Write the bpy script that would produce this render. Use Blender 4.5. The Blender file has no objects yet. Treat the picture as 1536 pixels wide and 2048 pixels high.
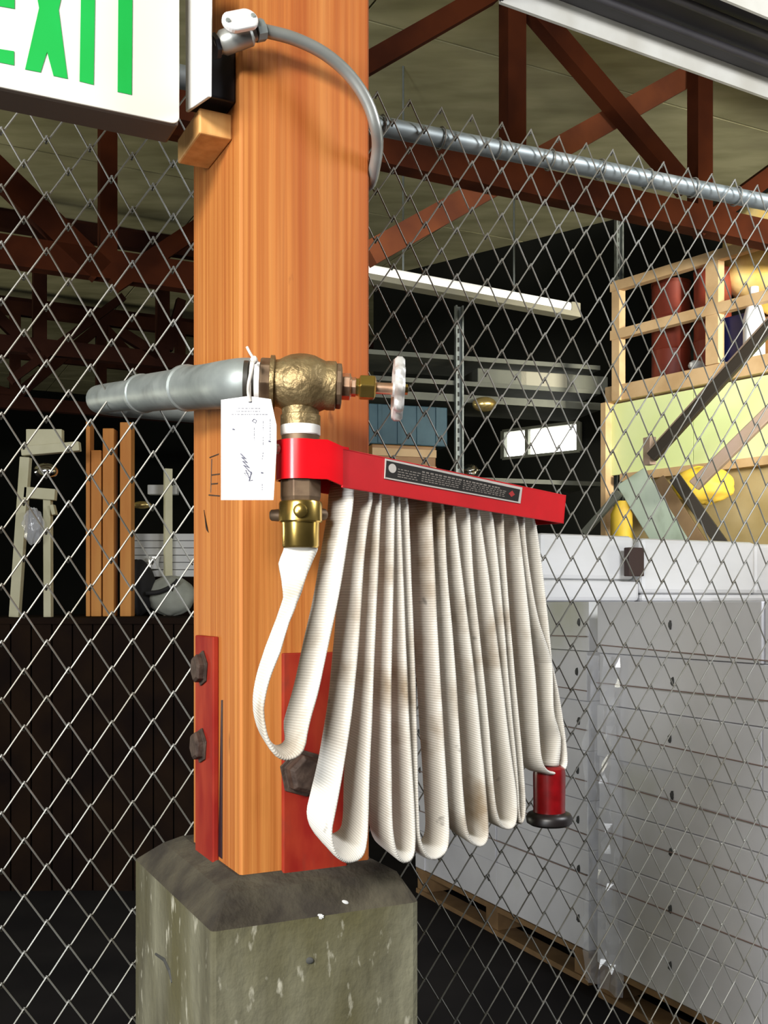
import bpy, bmesh, math, random
from mathutils import Vector, Matrix
random.seed(7)
R = math.radians
SC = bpy.context.scene
COL = SC.collection
V = Vector

# ------------------------------------------------------------------ camera, world, lights, exposure
F, HZ, CX, CH = 2075.0, 1208.0, 768.0, 1.45          # focal length (px), horizon row, centre column, camera height
cd = bpy.data.cameras.new('camera'); cam = bpy.data.objects.new('camera', cd); COL.objects.link(cam)
cam.location = (0, 0, CH); cam.rotation_euler = (R(90), 0, 0)
cd.sensor_fit = 'VERTICAL'; cd.sensor_height = 36.0; cd.lens = 36.0 * F / 2048.0
cd.shift_y = (HZ - 1024.0) / 2048.0
cd.clip_start = 0.05; cd.clip_end = 100
SC.camera = cam
w = bpy.data.worlds.new('world'); SC.world = w; w.use_nodes = True
w.node_tree.nodes['Background'].inputs[0].default_value = (0.9, 0.95, 1.0, 1)
w.node_tree.nodes['Background'].inputs[1].default_value = 0.02
SC.view_settings.view_transform = 'Standard'; SC.view_settings.look = 'None'
SC.view_settings.gamma = 1.0; SC.view_settings.use_curve_mapping = False
SC.view_settings.exposure = 0.0

def area(name, loc, target, sx, sy, power, col=(1, 1, 1), spread=180):
    l = bpy.data.lights.new(name, 'AREA'); l.shape = 'RECTANGLE'; l.size = sx; l.size_y = sy
    l.energy = power; l.color = col; l.spread = R(spread)
    o = bpy.data.objects.new(name, l); COL.objects.link(o); o.location = loc
    o.rotation_euler = (V(target) - V(loc)).to_track_quat('-Z', 'Y').to_euler()
    return o
area('strip_lamp_overhead', (-1.0, -1.15, 2.6), (0.0, 1.4, 1.2), 0.9, 0.45, 118, (1.0, 0.97, 0.91))
area('daylight_door', (-2.6, -2.3, 1.7), (-0.2, 1.5, 1.2), 0.8, 1.5, 160, (0.93, 0.97, 1.0))
area('ceiling_fill_left', (-7.5, 6.0, 1.2), (-1.0, 8.0, 4.4), 2.4, 1.0, 130, (1.0, 0.97, 0.78))  # added fill aimed up at the left ceiling, no window there
area('pallet_fill', (2.3, 1.2, 2.9), (1.5, 4.6, 1.0), 1.2, 0.6, 104, (0.95, 0.97, 1.0))  # added fill to brighten the pallet loads, unseen source
area('mezzanine_fill', (3.6, 2.0, 2.7), (2.75, 6.0, 2.75), 0.8, 0.5, 66, (1.0, 0.95, 0.80), 50)  # narrow fill added to brighten the mezzanine, not a real fitting
area('ceiling_fill_right', (6.5, 3.0, 1.0), (1.0, 5.5, 4.4), 2.0, 1.0, 48, (1.0, 0.96, 0.80))  # added uplight for the right-hand ceiling, no door there

# ------------------------------------------------------------------ placing helpers
ANG = R(26.5)
D = V((math.cos(ANG), math.sin(ANG), 0)); N = V((-math.sin(ANG), math.cos(ANG), 0)); Z = V((0, 0, 1))
P0 = V((-0.19, 1.37, 0))                               # near corner of the post
def at(px, py, y):
    return V(((px - CX) / F * y, y, CH + (HZ - py) / F * y))
def onplane(px, py, o, nrm):
    r = V(((px - CX) / F, 1.0, (HZ - py) / F)); c = V((0, 0, CH))
    return c + r * ((o - c).dot(nrm) / r.dot(nrm))
def pn(px, py, n):
    return onplane(px, py, P0 + N * n, N)
def pd(px, py, dd):
    return onplane(px, py, P0 + D * dd, D)
def loc(d, n, z):
    return P0 + D * d + N * n + Z * z

# ------------------------------------------------------------------ materials
MC = {}
def mat(name, col, rough=0.6, metal=0.0, col2=None, scale=(8, 8, 8), detail=4, fac=(0.35, 0.65), bump=0.0, bscale=None,
        spec=0.5, extra=None, coord='Object', emit=None):
    m = bpy.data.materials.new(name); m.use_nodes = True
    nt = m.node_tree; b = nt.nodes['Principled BSDF']
    b.inputs['Base Color'].default_value = (*col, 1); b.inputs['Roughness'].default_value = rough
    b.inputs['Metallic'].default_value = metal; b.inputs['Specular IOR Level'].default_value = spec
    def noise(sc, det=4):
        tc = nt.nodes.new('ShaderNodeTexCoord'); mp = nt.nodes.new('ShaderNodeMapping'); mp.inputs['Scale'].default_value = sc
        nz = nt.nodes.new('ShaderNodeTexNoise'); nz.inputs['Scale'].default_value = 1; nz.inputs['Detail'].default_value = det
        nt.links.new(tc.outputs[coord], mp.inputs[0]); nt.links.new(mp.outputs[0], nz.inputs['Vector']); return nz.outputs['Fac']
    def ramp(src, a, c, f):
        rp = nt.nodes.new('ShaderNodeValToRGB'); rp.color_ramp.elements[0].position = f[0]; rp.color_ramp.elements[1].position = f[1]
        rp.color_ramp.elements[0].color = (*a, 1); rp.color_ramp.elements[1].color = (*c, 1)
        nt.links.new(src, rp.inputs[0]); return rp.outputs[0]
    def mix(fa, a, c):
        mx = nt.nodes.new('ShaderNodeMix'); mx.data_type = 'RGBA'
        nt.links.new(fa, mx.inputs[0]); nt.links.new(a, mx.inputs[6])
        if isinstance(c, tuple): mx.inputs[7].default_value = (*c, 1)
        else: nt.links.new(c, mx.inputs[7])
        return mx.outputs[2]
    out = None
    nz = None
    if col2 is not None:
        nz = noise(scale, detail); out = ramp(nz, col, col2, fac)
        nt.links.new(out, b.inputs['Base Color'])
    if extra:                                          # (colour, scale, lo, hi): stains over the base
        for (ec, es, lo, hi) in extra:
            n2 = noise(es, 5); f = ramp(n2, (0, 0, 0), (1, 1, 1), (lo, hi))
            if out is None:
                rgb = nt.nodes.new('ShaderNodeRGB'); rgb.outputs[0].default_value = (*col, 1); out = rgb.outputs[0]
            out = mix(f, out, ec)
        nt.links.new(out, b.inputs['Base Color'])
    if bump:
        n3 = noise(bscale or scale, 3); bp = nt.nodes.new('ShaderNodeBump'); bp.inputs['Strength'].default_value = bump
        bp.inputs['Distance'].default_value = 0.01
        nt.links.new(n3, bp.inputs['Height']); nt.links.new(bp.outputs[0], b.inputs['Normal'])
    if emit:
        b.inputs['Emission Color'].default_value = (*emit[0], 1); b.inputs['Emission Strength'].default_value = emit[1]
    MC[name] = m
    return m

fir = mat('fir_post', (0.36, 0.105, 0.018), 0.65, col2=(0.52, 0.20, 0.045), scale=(130, 130, 1.2), detail=3, fac=(0.34, 0.66), spec=0.3,
          extra=[((0.29, 0.060, 0.009), (10, 10, 0.4), 0.48, 0.72), ((0.56, 0.25, 0.07), (16, 16, 0.5), 0.60, 0.80), ((0.16, 0.045, 0.012), (55, 55, 14), 0.70, 0.80)], bump=0.12, bscale=(120, 120, 2))
fir_pale = mat('fir_block', (0.62, 0.30, 0.085), 0.6, col2=(0.78, 0.43, 0.15), scale=(50, 50, 8))
truss_wood = mat('truss_timber', (0.035, 0.008, 0.003), 0.9, col2=(0.075, 0.017, 0.005), scale=(3, 3, 3), spec=0.1)
truss_lit = mat('lit_brace', (0.13, 0.030, 0.007), 0.85, col2=(0.22, 0.055, 0.012), scale=(4, 4, 4))  # brighter copy of the truss timber, lit look put into the colour
truss_dark = mat('truss_timber_far', (0.030, 0.010, 0.007), 0.9, col2=(0.055, 0.018, 0.010), scale=(3, 3, 3), spec=0.1)
concrete = mat('pier_concrete', (0.055, 0.048, 0.024), 0.95, col2=(0.20, 0.19, 0.125), scale=(16, 16, 4), detail=8, fac=(0.3, 0.72),
               extra=[((0.085, 0.075, 0.03), (7, 7, 3), 0.42, 0.64), ((0.42, 0.40, 0.31), (60, 60, 22), 0.62, 0.72)], bump=0.3, bscale=(70, 70, 50))
cap_dark = mat('pier_cap_dark', (0.026, 0.020, 0.013), 0.95, col2=(0.065, 0.055, 0.034), scale=(18, 18, 18), detail=6, bump=0.4, bscale=(80, 80, 80))  # darker mottled tone for the sloped cap
red_paint = mat('red_paint', (0.60, 0.004, 0.010), 0.42, col2=(0.54, 0.003, 0.008), scale=(20, 20, 20), spec=0.35)
red_gloss = mat('red_gloss', (0.66, 0.006, 0.012), 0.22, col2=(0.60, 0.005, 0.01), scale=(20, 20, 20))
red_old = mat('old_red_paint', (0.22, 0.010, 0.006), 0.65, col2=(0.30, 0.030, 0.012), spec=0.2, scale=(30, 30, 12), extra=[((0.12, 0.03, 0.02), (26, 26, 10), 0.62, 0.8)])
rust = mat('rusty_bolt', (0.035, 0.020, 0.014), 0.7, 0.3, col2=(0.085, 0.055, 0.04), scale=(60, 60, 60), bump=0.3)
galv = mat('galvanised_steel', (0.22, 0.245, 0.235), 0.5, 0.45, col2=(0.34, 0.37, 0.355), scale=(18, 18, 18), extra=[((0.12, 0.13, 0.12), (12, 12, 12), 0.58, 0.75)])
wire_m = mat('galvanised_wire', (0.29, 0.29, 0.27), 0.5, 0.55, col2=(0.18, 0.17, 0.14), scale=(10, 10, 10))
rail_m = mat('fence_rail_steel', (0.20, 0.23, 0.235), 0.5, 0.6, col2=(0.30, 0.33, 0.33), scale=(12, 12, 12))
bronze = mat('old_bronze', (0.20, 0.14, 0.065), 0.48, 0.75, col2=(0.33, 0.245, 0.12), scale=(40, 40, 40), detail=6, bump=0.25, bscale=(120, 120, 120))
dark_bronze = mat('dark_bronze', (0.12, 0.075, 0.045), 0.55, 0.6, col2=(0.20, 0.135, 0.08), scale=(40, 40, 40))
brass = mat('polished_brass', (0.68, 0.47, 0.13), 0.24, 0.95, col2=(0.50, 0.34, 0.09), scale=(25, 25, 25))
copper = mat('worn_copper', (0.62, 0.36, 0.22), 0.35, 0.9, col2=(0.75, 0.5, 0.35), scale=(60, 60, 60))
white_m = mat('white_plastic', (0.80, 0.80, 0.76), 0.4)
sign_face = mat('sign_face', (0.60, 0.59, 0.53), 0.5, col2=(0.64, 0.63, 0.57), scale=(4, 4, 4))
sign_box = mat('sign_housing', (0.13, 0.105, 0.085), 0.6)
green_m = mat('sign_green', (0.005, 0.33, 0.045), 0.45, col2=(0.006, 0.37, 0.06), scale=(6, 6, 6))
black_m = mat('black_box', (0.008, 0.008, 0.012), 0.45)
teflon = mat('thread_tape', (0.85, 0.85, 0.83), 0.5)
tape_d = mat('pipe_tape_dark', (0.03, 0.027, 0.02), 0.5)
alu = mat('bright_aluminium', (0.86, 0.86, 0.86), 0.22, 0.35)
conduit_m = mat('flexible_conduit', (0.30, 0.31, 0.29), 0.38, 0.6, col2=(0.38, 0.39, 0.37), scale=(14, 14, 14))
wheel_m = mat('handwheel_iron', (0.62, 0.61, 0.59), 0.4, 0.4, col2=(0.42, 0.36, 0.32), scale=(40, 40, 40), fac=(0.5, 0.7))
paper = mat('tag_paper', (0.93, 0.93, 0.92), 0.7)
ink = mat('grey_ink', (0.22, 0.22, 0.25), 0.8)
ink_d = mat('pen_ink', (0.13, 0.13, 0.18), 0.8)
string_m = mat('string', (0.62, 0.58, 0.52), 0.8)
plate_b = mat('label_black', (0.012, 0.010, 0.009), 0.35)
plate_s = mat('label_silver', (0.62, 0.57, 0.52), 0.4, 0.3)
plate_t = mat('label_print', (0.22, 0.19, 0.16), 0.5)
plate_r = mat('label_red', (0.35, 0.01, 0.01), 0.5)
nozzle_red = mat('nozzle_red', (0.20, 0.003, 0.005), 0.3, col2=(0.14, 0.002, 0.003), scale=(60, 60, 60))
rubber = mat('black_rubber', (0.010, 0.007, 0.007), 0.4)
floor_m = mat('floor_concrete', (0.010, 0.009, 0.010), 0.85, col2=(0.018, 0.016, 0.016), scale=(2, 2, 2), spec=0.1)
ceil_m = mat('ceiling_board', (0.32, 0.30, 0.16), 0.95, col2=(0.48, 0.45, 0.26), scale=(1.6, 5, 1), extra=[((0.30, 0.27, 0.17), (0.9, 0.9, 1), 0.5, 0.75)])
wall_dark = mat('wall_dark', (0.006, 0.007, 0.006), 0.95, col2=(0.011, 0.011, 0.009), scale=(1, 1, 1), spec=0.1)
glow = mat('daylit_glass', (0.9, 0.95, 0.9), 0.3, emit=((1.0, 1.0, 0.93), 6.0))
tube_glow = mat('lit_tube', (0.9, 0.9, 0.85), 0.4, emit=((1.0, 0.97, 0.88), 0.62))
lamp_white = mat('lamp_enamel', (0.62, 0.61, 0.56), 0.5, col2=(0.52, 0.50, 0.44), scale=(5, 5, 5))
lamp_beige = mat('lamp_reflector', (0.34, 0.32, 0.24), 0.5)
lamp_shaded = mat('shaded_underside', (0.030, 0.028, 0.032), 0.6, col2=(0.045, 0.04, 0.045), scale=(3, 3, 3))  # dark grey puts the underside's shade into the colour
tan_wood = mat('tan_timber', (0.46, 0.30, 0.15), 0.7, col2=(0.58, 0.40, 0.22), scale=(6, 6, 6))
lime = mat('pale_lime_panel', (0.62, 0.72, 0.33), 0.7, col2=(0.68, 0.77, 0.40), scale=(3, 3, 3))
red_drum = mat('red_drum', (0.26, 0.040, 0.018), 0.5, col2=(0.17, 0.025, 0.014), scale=(4, 4, 4))
gold_wrap = mat('gold_wrap', (0.72, 0.46, 0.09), 0.4, col2=(0.80, 0.62, 0.28), scale=(5, 5, 5), bump=0.6, bscale=(12, 12, 12))
navy = mat('navy_box', (0.010, 0.014, 0.09), 0.5)
bottle_m = mat('white_bottle', (0.78, 0.79, 0.82), 0.35)
rail_dark = mat('dark_handrail', (0.030, 0.022, 0.014), 0.5)
rail_pink = mat('dusty_rail', (0.46, 0.33, 0.26), 0.6, col2=(0.40, 0.29, 0.2), scale=(8, 8, 8))
green_plank = mat('grey_green_plank', (0.34, 0.42, 0.32), 0.7, col2=(0.45, 0.52, 0.42), scale=(5, 5, 2), extra=[((0.16, 0.18, 0.12), (6, 6, 3), 0.6, 0.8)])
brown_plank = mat('brown_plank', (0.13, 0.075, 0.035), 0.8, col2=(0.24, 0.15, 0.07), scale=(6, 6, 3))
yellow_m = mat('yellow_sack', (0.66, 0.47, 0.03), 0.6, col2=(0.55, 0.36, 0.05), scale=(6, 6, 6))
khaki = mat('khaki_tarp', (0.32, 0.24, 0.10), 0.8, col2=(0.42, 0.33, 0.17), scale=(4, 4, 4))
carton_w = mat('white_carton', (0.56, 0.56, 0.60), 0.45, col2=(0.66, 0.66, 0.70), scale=(3, 3, 3), extra=[((0.46, 0.47, 0.36), (1.7, 1.7, 1.4), 0.56, 0.74)])
carton_top = mat('white_wrap', (0.66, 0.66, 0.66), 0.45, col2=(0.74, 0.74, 0.75), scale=(2, 2, 5), bump=0.25, bscale=(5, 5, 14))
pallet_m = mat('pallet_wood', (0.15, 0.085, 0.035), 0.85, col2=(0.24, 0.14, 0.06), scale=(6, 6, 6))
band_m = mat('brown_band', (0.22, 0.15, 0.13), 0.6)
smudge = mat('dark_slot', (0.05, 0.05, 0.045), 0.8)
gap_dark = mat('gap_brown', (0.035, 0.016, 0.012), 0.7)  # dark tone for the gap between the bales
cream = mat('cream_paint', (0.50, 0.47, 0.30), 0.6, col2=(0.58, 0.55, 0.38), scale=(6, 6, 6))
pale = mat('pale_board', (0.55, 0.55, 0.54), 0.7, col2=(0.48, 0.48, 0.47), scale=(4, 4, 4))
orange_wood = mat('orange_timber', (0.52, 0.19, 0.035), 0.7, col2=(0.62, 0.27, 0.06), scale=(12, 12, 1.5))
chrome = mat('chrome', (0.7, 0.7, 0.72), 0.12, 1.0)
black_cloth = mat('black_cloth', (0.012, 0.011, 0.012), 0.8)
grey_heap = mat('grey_heap', (0.26, 0.27, 0.23), 0.8, col2=(0.36, 0.37, 0.32), scale=(8, 8, 8))
teal_crate = mat('teal_crate', (0.03, 0.075, 0.10), 0.6, col2=(0.05, 0.11, 0.14), scale=(6, 6, 6))
shelf_m = mat('grey_shelf', (0.10, 0.105, 0.085), 0.6, 0.2, col2=(0.16, 0.165, 0.13), scale=(4, 4, 4))
amber = mat('amber_box', (0.34, 0.17, 0.05), 0.5, col2=(0.24, 0.11, 0.03), scale=(6, 6, 6))
gold_pot = mat('brass_lamp', (0.7, 0.52, 0.2), 0.25, 0.8)
dark_timber = mat('shaded_bench', (0.010, 0.006, 0.005), 0.9, col2=(0.018, 0.010, 0.006), scale=(4, 4, 4), spec=0.05)  # near-black timber, deep shade put into its colour

def clear_film(name):
    m = bpy.data.materials.new(name); m.use_nodes = True; nt = m.node_tree
    b = nt.nodes['Principled BSDF']; b.inputs['Base Color'].default_value = (0.85, 0.86, 0.9, 1); b.inputs['Roughness'].default_value = 0.12
    b.inputs['Alpha'].default_value = 0.28; b.inputs['Specular IOR Level'].default_value = 1.0
    return m
film = clear_film('clear_film')

def hose_material():
    m = bpy.data.materials.new('woven_hose'); m.use_nodes = True; nt = m.node_tree; b = nt.nodes['Principled BSDF']
    L = nt.links
    tc = nt.nodes.new('ShaderNodeTexCoord')
    wv = nt.nodes.new('ShaderNodeTexWave'); wv.wave_type = 'BANDS'; wv.bands_direction = 'X'; wv.inputs['Scale'].default_value = 88
    wv.inputs['Distortion'].default_value = 0.4
    L.new(tc.outputs['UV'], wv.inputs['Vector'])
    n1 = nt.nodes.new('ShaderNodeTexNoise'); n1.inputs['Scale'].default_value = 9; n1.inputs['Detail'].default_value = 6
    L.new(tc.outputs['Object'], n1.inputs['Vector'])
    r1 = nt.nodes.new('ShaderNodeValToRGB'); e = r1.color_ramp.elements
    e[0].position = 0.30; e[0].color = (0.38, 0.30, 0.21, 1); e[1].position = 0.47; e[1].color = (0.77, 0.74, 0.68, 1)
    L.new(n1.outputs['Fac'], r1.inputs[0])
    mx = nt.nodes.new('ShaderNodeMix'); mx.data_type = 'RGBA'; mx.blend_type = 'MULTIPLY'
    r2 = nt.nodes.new('ShaderNodeValToRGB'); r2.color_ramp.elements[0].color = (0.72, 0.70, 0.66, 1); r2.color_ramp.elements[1].color = (1, 1, 1, 1)
    L.new(wv.outputs['Fac'], r2.inputs[0]); mx.inputs[0].default_value = 0.8
    L.new(r1.outputs[0], mx.inputs[6]); L.new(r2.outputs[0], mx.inputs[7])
    # black scuffs
    n2 = nt.nodes.new('ShaderNodeTexNoise'); n2.inputs['Scale'].default_value = 22; n2.inputs['Detail'].default_value = 3
    L.new(tc.outputs['Object'], n2.inputs['Vector'])
    r3 = nt.nodes.new('ShaderNodeValToRGB'); r3.color_ramp.elements[0].position = 0.70; r3.color_ramp.elements[1].position = 0.78
    L.new(n2.outputs['Fac'], r3.inputs[0])
    m2 = nt.nodes.new('ShaderNodeMix'); m2.data_type = 'RGBA'; m2.inputs[7].default_value = (0.10, 0.09, 0.08, 1)
    L.new(r3.outputs[0], m2.inputs[0]); L.new(mx.outputs[2], m2.inputs[6]); L.new(m2.outputs[2], b.inputs['Base Color'])
    bp = nt.nodes.new('ShaderNodeBump'); bp.inputs['Strength'].default_value = 0.35; bp.inputs['Distance'].default_value = 0.0008
    L.new(wv.outputs['Fac'], bp.inputs['Height']); L.new(bp.outputs[0], b.inputs['Normal'])
    b.inputs['Roughness'].default_value = 0.75
    return m
hose_m = hose_material()

# ------------------------------------------------------------------ mesh helpers
class MB:
    def __init__(s): s.v = []; s.f = []
    def add(s, vs, fs):
        k = len(s.v); s.v += [V(p) for p in vs]; s.f += [tuple(i + k for i in f) for f in fs]; return s
    def box(s, c, a, b, n):                              # centre and three half-axis vectors
        c = V(c); vs = [c + a * i + b * j + n * k for i in (-1, 1) for j in (-1, 1) for k in (-1, 1)]
        fs = [(0, 1, 3, 2), (4, 6, 7, 5), (0, 4, 5, 1), (2, 3, 7, 6), (0, 2, 6, 4), (1, 5, 7, 3)]
        if a.cross(b).dot(n) < 0: fs = [f[::-1] for f in fs]
        return s.add(vs, fs)
    def dbox(s, d0, d1, n0, n1, z0, z1):                 # box in the post's own directions
        return s.box(loc((d0 + d1) / 2, (n0 + n1) / 2, (z0 + z1) / 2), D * ((d1 - d0) / 2), N * ((n1 - n0) / 2), Z * ((z1 - z0) / 2))
    def beam(s, p, q, wd, ht, side=None):                # bar from p to q; wd across (side), ht the other way
        p = V(p); q = V(q); t = (q - p).normalized(); side = V(side) if side is not None else t.cross(Z)
        if side.length < 1e-4: side = D
        side = (side - t * side.dot(t)).normalized(); up = t.cross(side).normalized()
        return s.box((p + q) / 2, (q - p) / 2, side * (wd / 2), up * (ht / 2))
    def tube(s, path, r, seg=12, cap=True):
        path = [V(p) for p in path]; n = len(path); rr = r if isinstance(r, (list, tuple)) else [r] * n
        t0 = (path[1] - path[0]).normalized(); u = t0.orthogonal().normalized(); k = len(s.v)
        for i in range(n):
            t = (path[min(i + 1, n - 1)] - path[max(i - 1, 0)]).normalized()
            u = (u - t * u.dot(t)).normalized(); b = t.cross(u)
            for j in range(seg):
                a = 2 * math.pi * j / seg; s.v.append(path[i] + (u * math.cos(a) + b * math.sin(a)) * rr[i])
        for i in range(n - 1):
            for j in range(seg):
                j2 = (j + 1) % seg
                s.f.append((k + i * seg + j, k + i * seg + j2, k + (i + 1) * seg + j2, k + (i + 1) * seg + j))
        if cap:
            s.f.append(tuple(k + j for j in range(seg))[::-1]); s.f.append(tuple(k + (n - 1) * seg + j for j in range(seg)))
        return s
    def lathe(s, o, axis, prof, seg=28, phase=0.0):      # prof: (distance along the axis, radius)
        axis = V(axis).normalized(); o = V(o)
        u = axis.orthogonal().normalized(); b = axis.cross(u); k = len(s.v); n = len(prof)
        for (t, r) in prof:
            for j in range(seg):
                a = 2 * math.pi * j / seg + phase; s.v.append(o + axis * t + (u * math.cos(a) + b * math.sin(a)) * max(r, 1e-5))
        for i in range(n - 1):
            for j in range(seg):
                j2 = (j + 1) % seg
                s.f.append((k + i * seg + j, k + i * seg + j2, k + (i + 1) * seg + j2, k + (i + 1) * seg + j))
        s.f.append(tuple(k + j for j in range(seg))[::-1]); s.f.append(tuple(k + (n - 1) * seg + j for j in range(seg)))
        return s
    def prism(s, pts, ext):                              # polygon pts pushed along ext
        n = len(pts); ext = V(ext); vs = [V(p) for p in pts] + [V(p) + ext for p in pts]
        nr = V((0, 0, 0))
        for i in range(n): nr += V(pts[i]).cross(V(pts[(i + 1) % n]))
        fs = [tuple(range(n))[::-1], tuple(range(n, 2 * n))] + [(i, (i + 1) % n, n + (i + 1) % n, n + i) for i in range(n)]
        if nr.dot(ext) < 0: fs = [f[::-1] for f in fs]
        return s.add(vs, fs)
    def ball(s, c, r, sx=1, sy=1, sz=1, seg=20, rings=12, lump=0):
        c = V(c); k = len(s.v); rnd = random.Random(int(abs(c.x * 977 + c.z * 311) * 100))
        for i in range(rings + 1):
            th = math.pi * i / rings
            for j in range(seg):
                ph = 2 * math.pi * j / seg; q = 1 + (rnd.uniform(-lump, lump) if lump and 0 < i < rings else 0)
                s.v.append(c + V((sx * math.sin(th) * math.cos(ph), sy * math.sin(th) * math.sin(ph), sz * math.cos(th))) * r * q)
        for i in range(rings):
            for j in range(seg):
                j2 = (j + 1) % seg
                s.f.append((k + i * seg + j, k + (i + 1) * seg + j, k + (i + 1) * seg + j2, k + i * seg + j2))
        return s

ORG = {}                                                # world origin of each object's mesh frame
def thing(name, label, cat, at_=(0, 0, 0), group=None, kind=None):
    o = bpy.data.objects.new(name, None); COL.objects.link(o); o.location = at_; o.empty_display_size = 0.05
    o['label'] = label; o['category'] = cat
    if group: o['group'] = group
    if kind: o['kind'] = kind
    ORG[o] = V(at_); return o
def obj(name, mb, m, parent=None, smooth=None, bevel=0, label=None, cat=None, group=None, kind=None, sub=0, base=None):
    og = ORG[parent] if parent is not None else (V(base) if base is not None else V((0, 0, 0)))
    me = bpy.data.meshes.new(name); me.from_pydata([tuple(p - og) for p in mb.v], [], mb.f); me.update()
    me.materials.append(m)
    bm = bmesh.new(); bm.from_mesh(me); bmesh.ops.recalc_face_normals(bm, faces=bm.faces); bm.to_mesh(me); bm.free()
    if smooth:
        for p in me.polygons: p.use_smooth = True
        me.set_sharp_from_angle(angle=R(smooth))
    o = bpy.data.objects.new(name, me); COL.objects.link(o)
    if parent is not None: o.parent = parent
    else: o.location = og
    ORG[o] = og
    if bevel:
        b = o.modifiers.new('bevel', 'BEVEL'); b.width = bevel; b.segments = 2; b.limit_method = 'ANGLE'; b.angle_limit = R(40)
    if sub:
        b = o.modifiers.new('subdivision', 'SUBSURF'); b.levels = sub; b.render_levels = sub
    if label: o['label'] = label
    if cat: o['category'] = cat
    if group: o['group'] = group
    if kind: o['kind'] = kind
    return o
def catmull(pts, step):
    pts = [V(p) for p in pts]; out = []
    for i in range(len(pts) - 1):
        a, b, c, d = pts[max(i - 1, 0)], pts[i], pts[i + 1], pts[min(i + 2, len(pts) - 1)]
        n = max(2, int((c - b).length / step))
        for k in range(n):
            t = k / n
            out.append(0.5 * ((2 * b) + (c - a) * t + (2 * a - 5 * b + 4 * c - d) * t * t + (3 * b - a - 3 * c + d) * t ** 3))
    out.append(pts[-1]); return out
def arc(c, u, v, r, a0, a1, n):
    return [V(c) + V(u) * r * math.cos(R(a0 + (a1 - a0) * i / n)) + V(v) * r * math.sin(R(a0 + (a1 - a0) * i / n)) for i in range(n + 1)]

# ------------------------------------------------------------------ setting: floor, ceiling, walls, window
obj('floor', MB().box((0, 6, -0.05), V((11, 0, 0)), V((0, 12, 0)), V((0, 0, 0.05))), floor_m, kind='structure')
CEIL = 4.55
ce = thing('ceiling', 'dim olive grey panelled ceiling above the trusses', 'ceiling', loc(0, 4, CEIL), kind='structure')
del ce['category']
first = None
for i in range(-5, 6):
    for j in range(-3, 12):
        d0 = i * 1.9; n0 = j * 1.22
        if first is None:
            first = obj('panel', MB().dbox(d0 + .008, d0 + 1.892, n0 + .008, n0 + 1.212, CEIL, CEIL + .03), ceil_m, ce)
            f0 = (d0, n0)
        else:
            c = first.copy(); COL.objects.link(c); c.parent = ce; c.location = D * (d0 - f0[0]) + N * (n0 - f0[1])
for j in range(-2, 12, 2):                                   # purlins under the boards
    obj('purlin', MB().dbox(-9.4, 11.3, j * 1.22 - .035, j * 1.22 + .035, CEIL - .07, CEIL - .002), truss_dark, ce)
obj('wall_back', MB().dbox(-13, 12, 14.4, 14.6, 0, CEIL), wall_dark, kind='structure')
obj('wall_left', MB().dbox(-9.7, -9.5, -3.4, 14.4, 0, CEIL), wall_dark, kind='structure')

wa, wb = at(1008, 865, 9.0), at(1160, 846, 8.55)         # the daylit window in the far partition
wd = (wb - wa); wd.z = 0; wlen = wd.length; wd.normalize(); wn = wd.cross(Z)
zlo, zhi = CH + 290 * 9.0 / F, CH + 345 * 9.0 / F
base = V((wa.x, wa.y, 0))
wp = MB()
for (a0, a1, z0, z1) in ((-1.45, 0, 0, CEIL), (wlen, wlen + 2.2, 0, CEIL), (0, wlen, 0, zlo), (0, wlen, zhi, CEIL)):
    wp.box(base + wd * ((a0 + a1) / 2) + Z * ((z0 + z1) / 2) + wn * -.08, wd * ((a1 - a0) / 2), wn * .08, Z * ((z1 - z0) / 2))
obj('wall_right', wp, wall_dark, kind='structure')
wi = thing('window_1', 'small bright daylit window with mullion in the far dark wall', 'window', base + Z * zlo, kind='structure'); del wi['category']
fr = MB()
for z in (zlo, zhi): fr.box(base + wd * wlen / 2 + Z * z + wn * -.02, wd * wlen / 2, wn * .05, Z * .012)
for a in (0, wlen): fr.box(base + wd * a + Z * (zlo + zhi) / 2 + wn * -.02, wd * .018, wn * .05, Z * (zhi - zlo) / 2)
obj('window_frame', fr, shelf_m, wi)
obj('mullion', MB().box(base + wd * wlen * .32 + Z * (zlo + zhi) / 2 + wn * -.02, wd * .016, wn * .04, Z * (zhi - zlo) / 2), shelf_m, wi)
for (a0, a1) in ((.01, .30), (.34, .99)):
    obj('pane', MB().box(base + wd * wlen * (a0 + a1) / 2 + Z * (zlo + zhi) / 2 + wn * -.03, wd * wlen * (a1 - a0) / 2, wn * .004, Z * (zhi - zlo) / 2 * .97), glow, wi)

# ------------------------------------------------------------------ trusses
def truss(n, label, zc, ds, m, dh=.13, extra=(), top=CEIL - .14, wdt=.09, diag=True, dend=9):
    t = thing('roof_truss', label, 'truss', loc(0, n, zc), 'timber roof trusses')
    obj('bottom_chord', MB().dbox(-9, dend, n - wdt / 2, n + wdt / 2, zc, zc + dh), m, t)
    obj('top_chord', MB().dbox(-9, dend, n - wdt / 2, n + wdt / 2, top - .13, top), m, t)
    for d in ds:
        obj('web_post', MB().dbox(d - .05, d + .05, n - .04, n + .04, zc + dh, top - .13), m, t)
    for i in range(len(ds) - 1):
        if not diag: break
        a, b = (ds[i], ds[i + 1]) if i % 2 else (ds[i + 1], ds[i])
        obj('web_diagonal', MB().beam(loc(a, n, zc + dh), loc(b, n, top - .13), .07, .10, N), m, t)
    for bi, (x0, y0, x1, y1, off, wpx) in enumerate(extra):
        p, q = pn(x0, y0, n + off), pn(x1, y1, n + off)
        obj('brace', MB().beam(p, q, .07, wpx, N), truss_lit if off == .09 else m, t)
    return t
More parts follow.
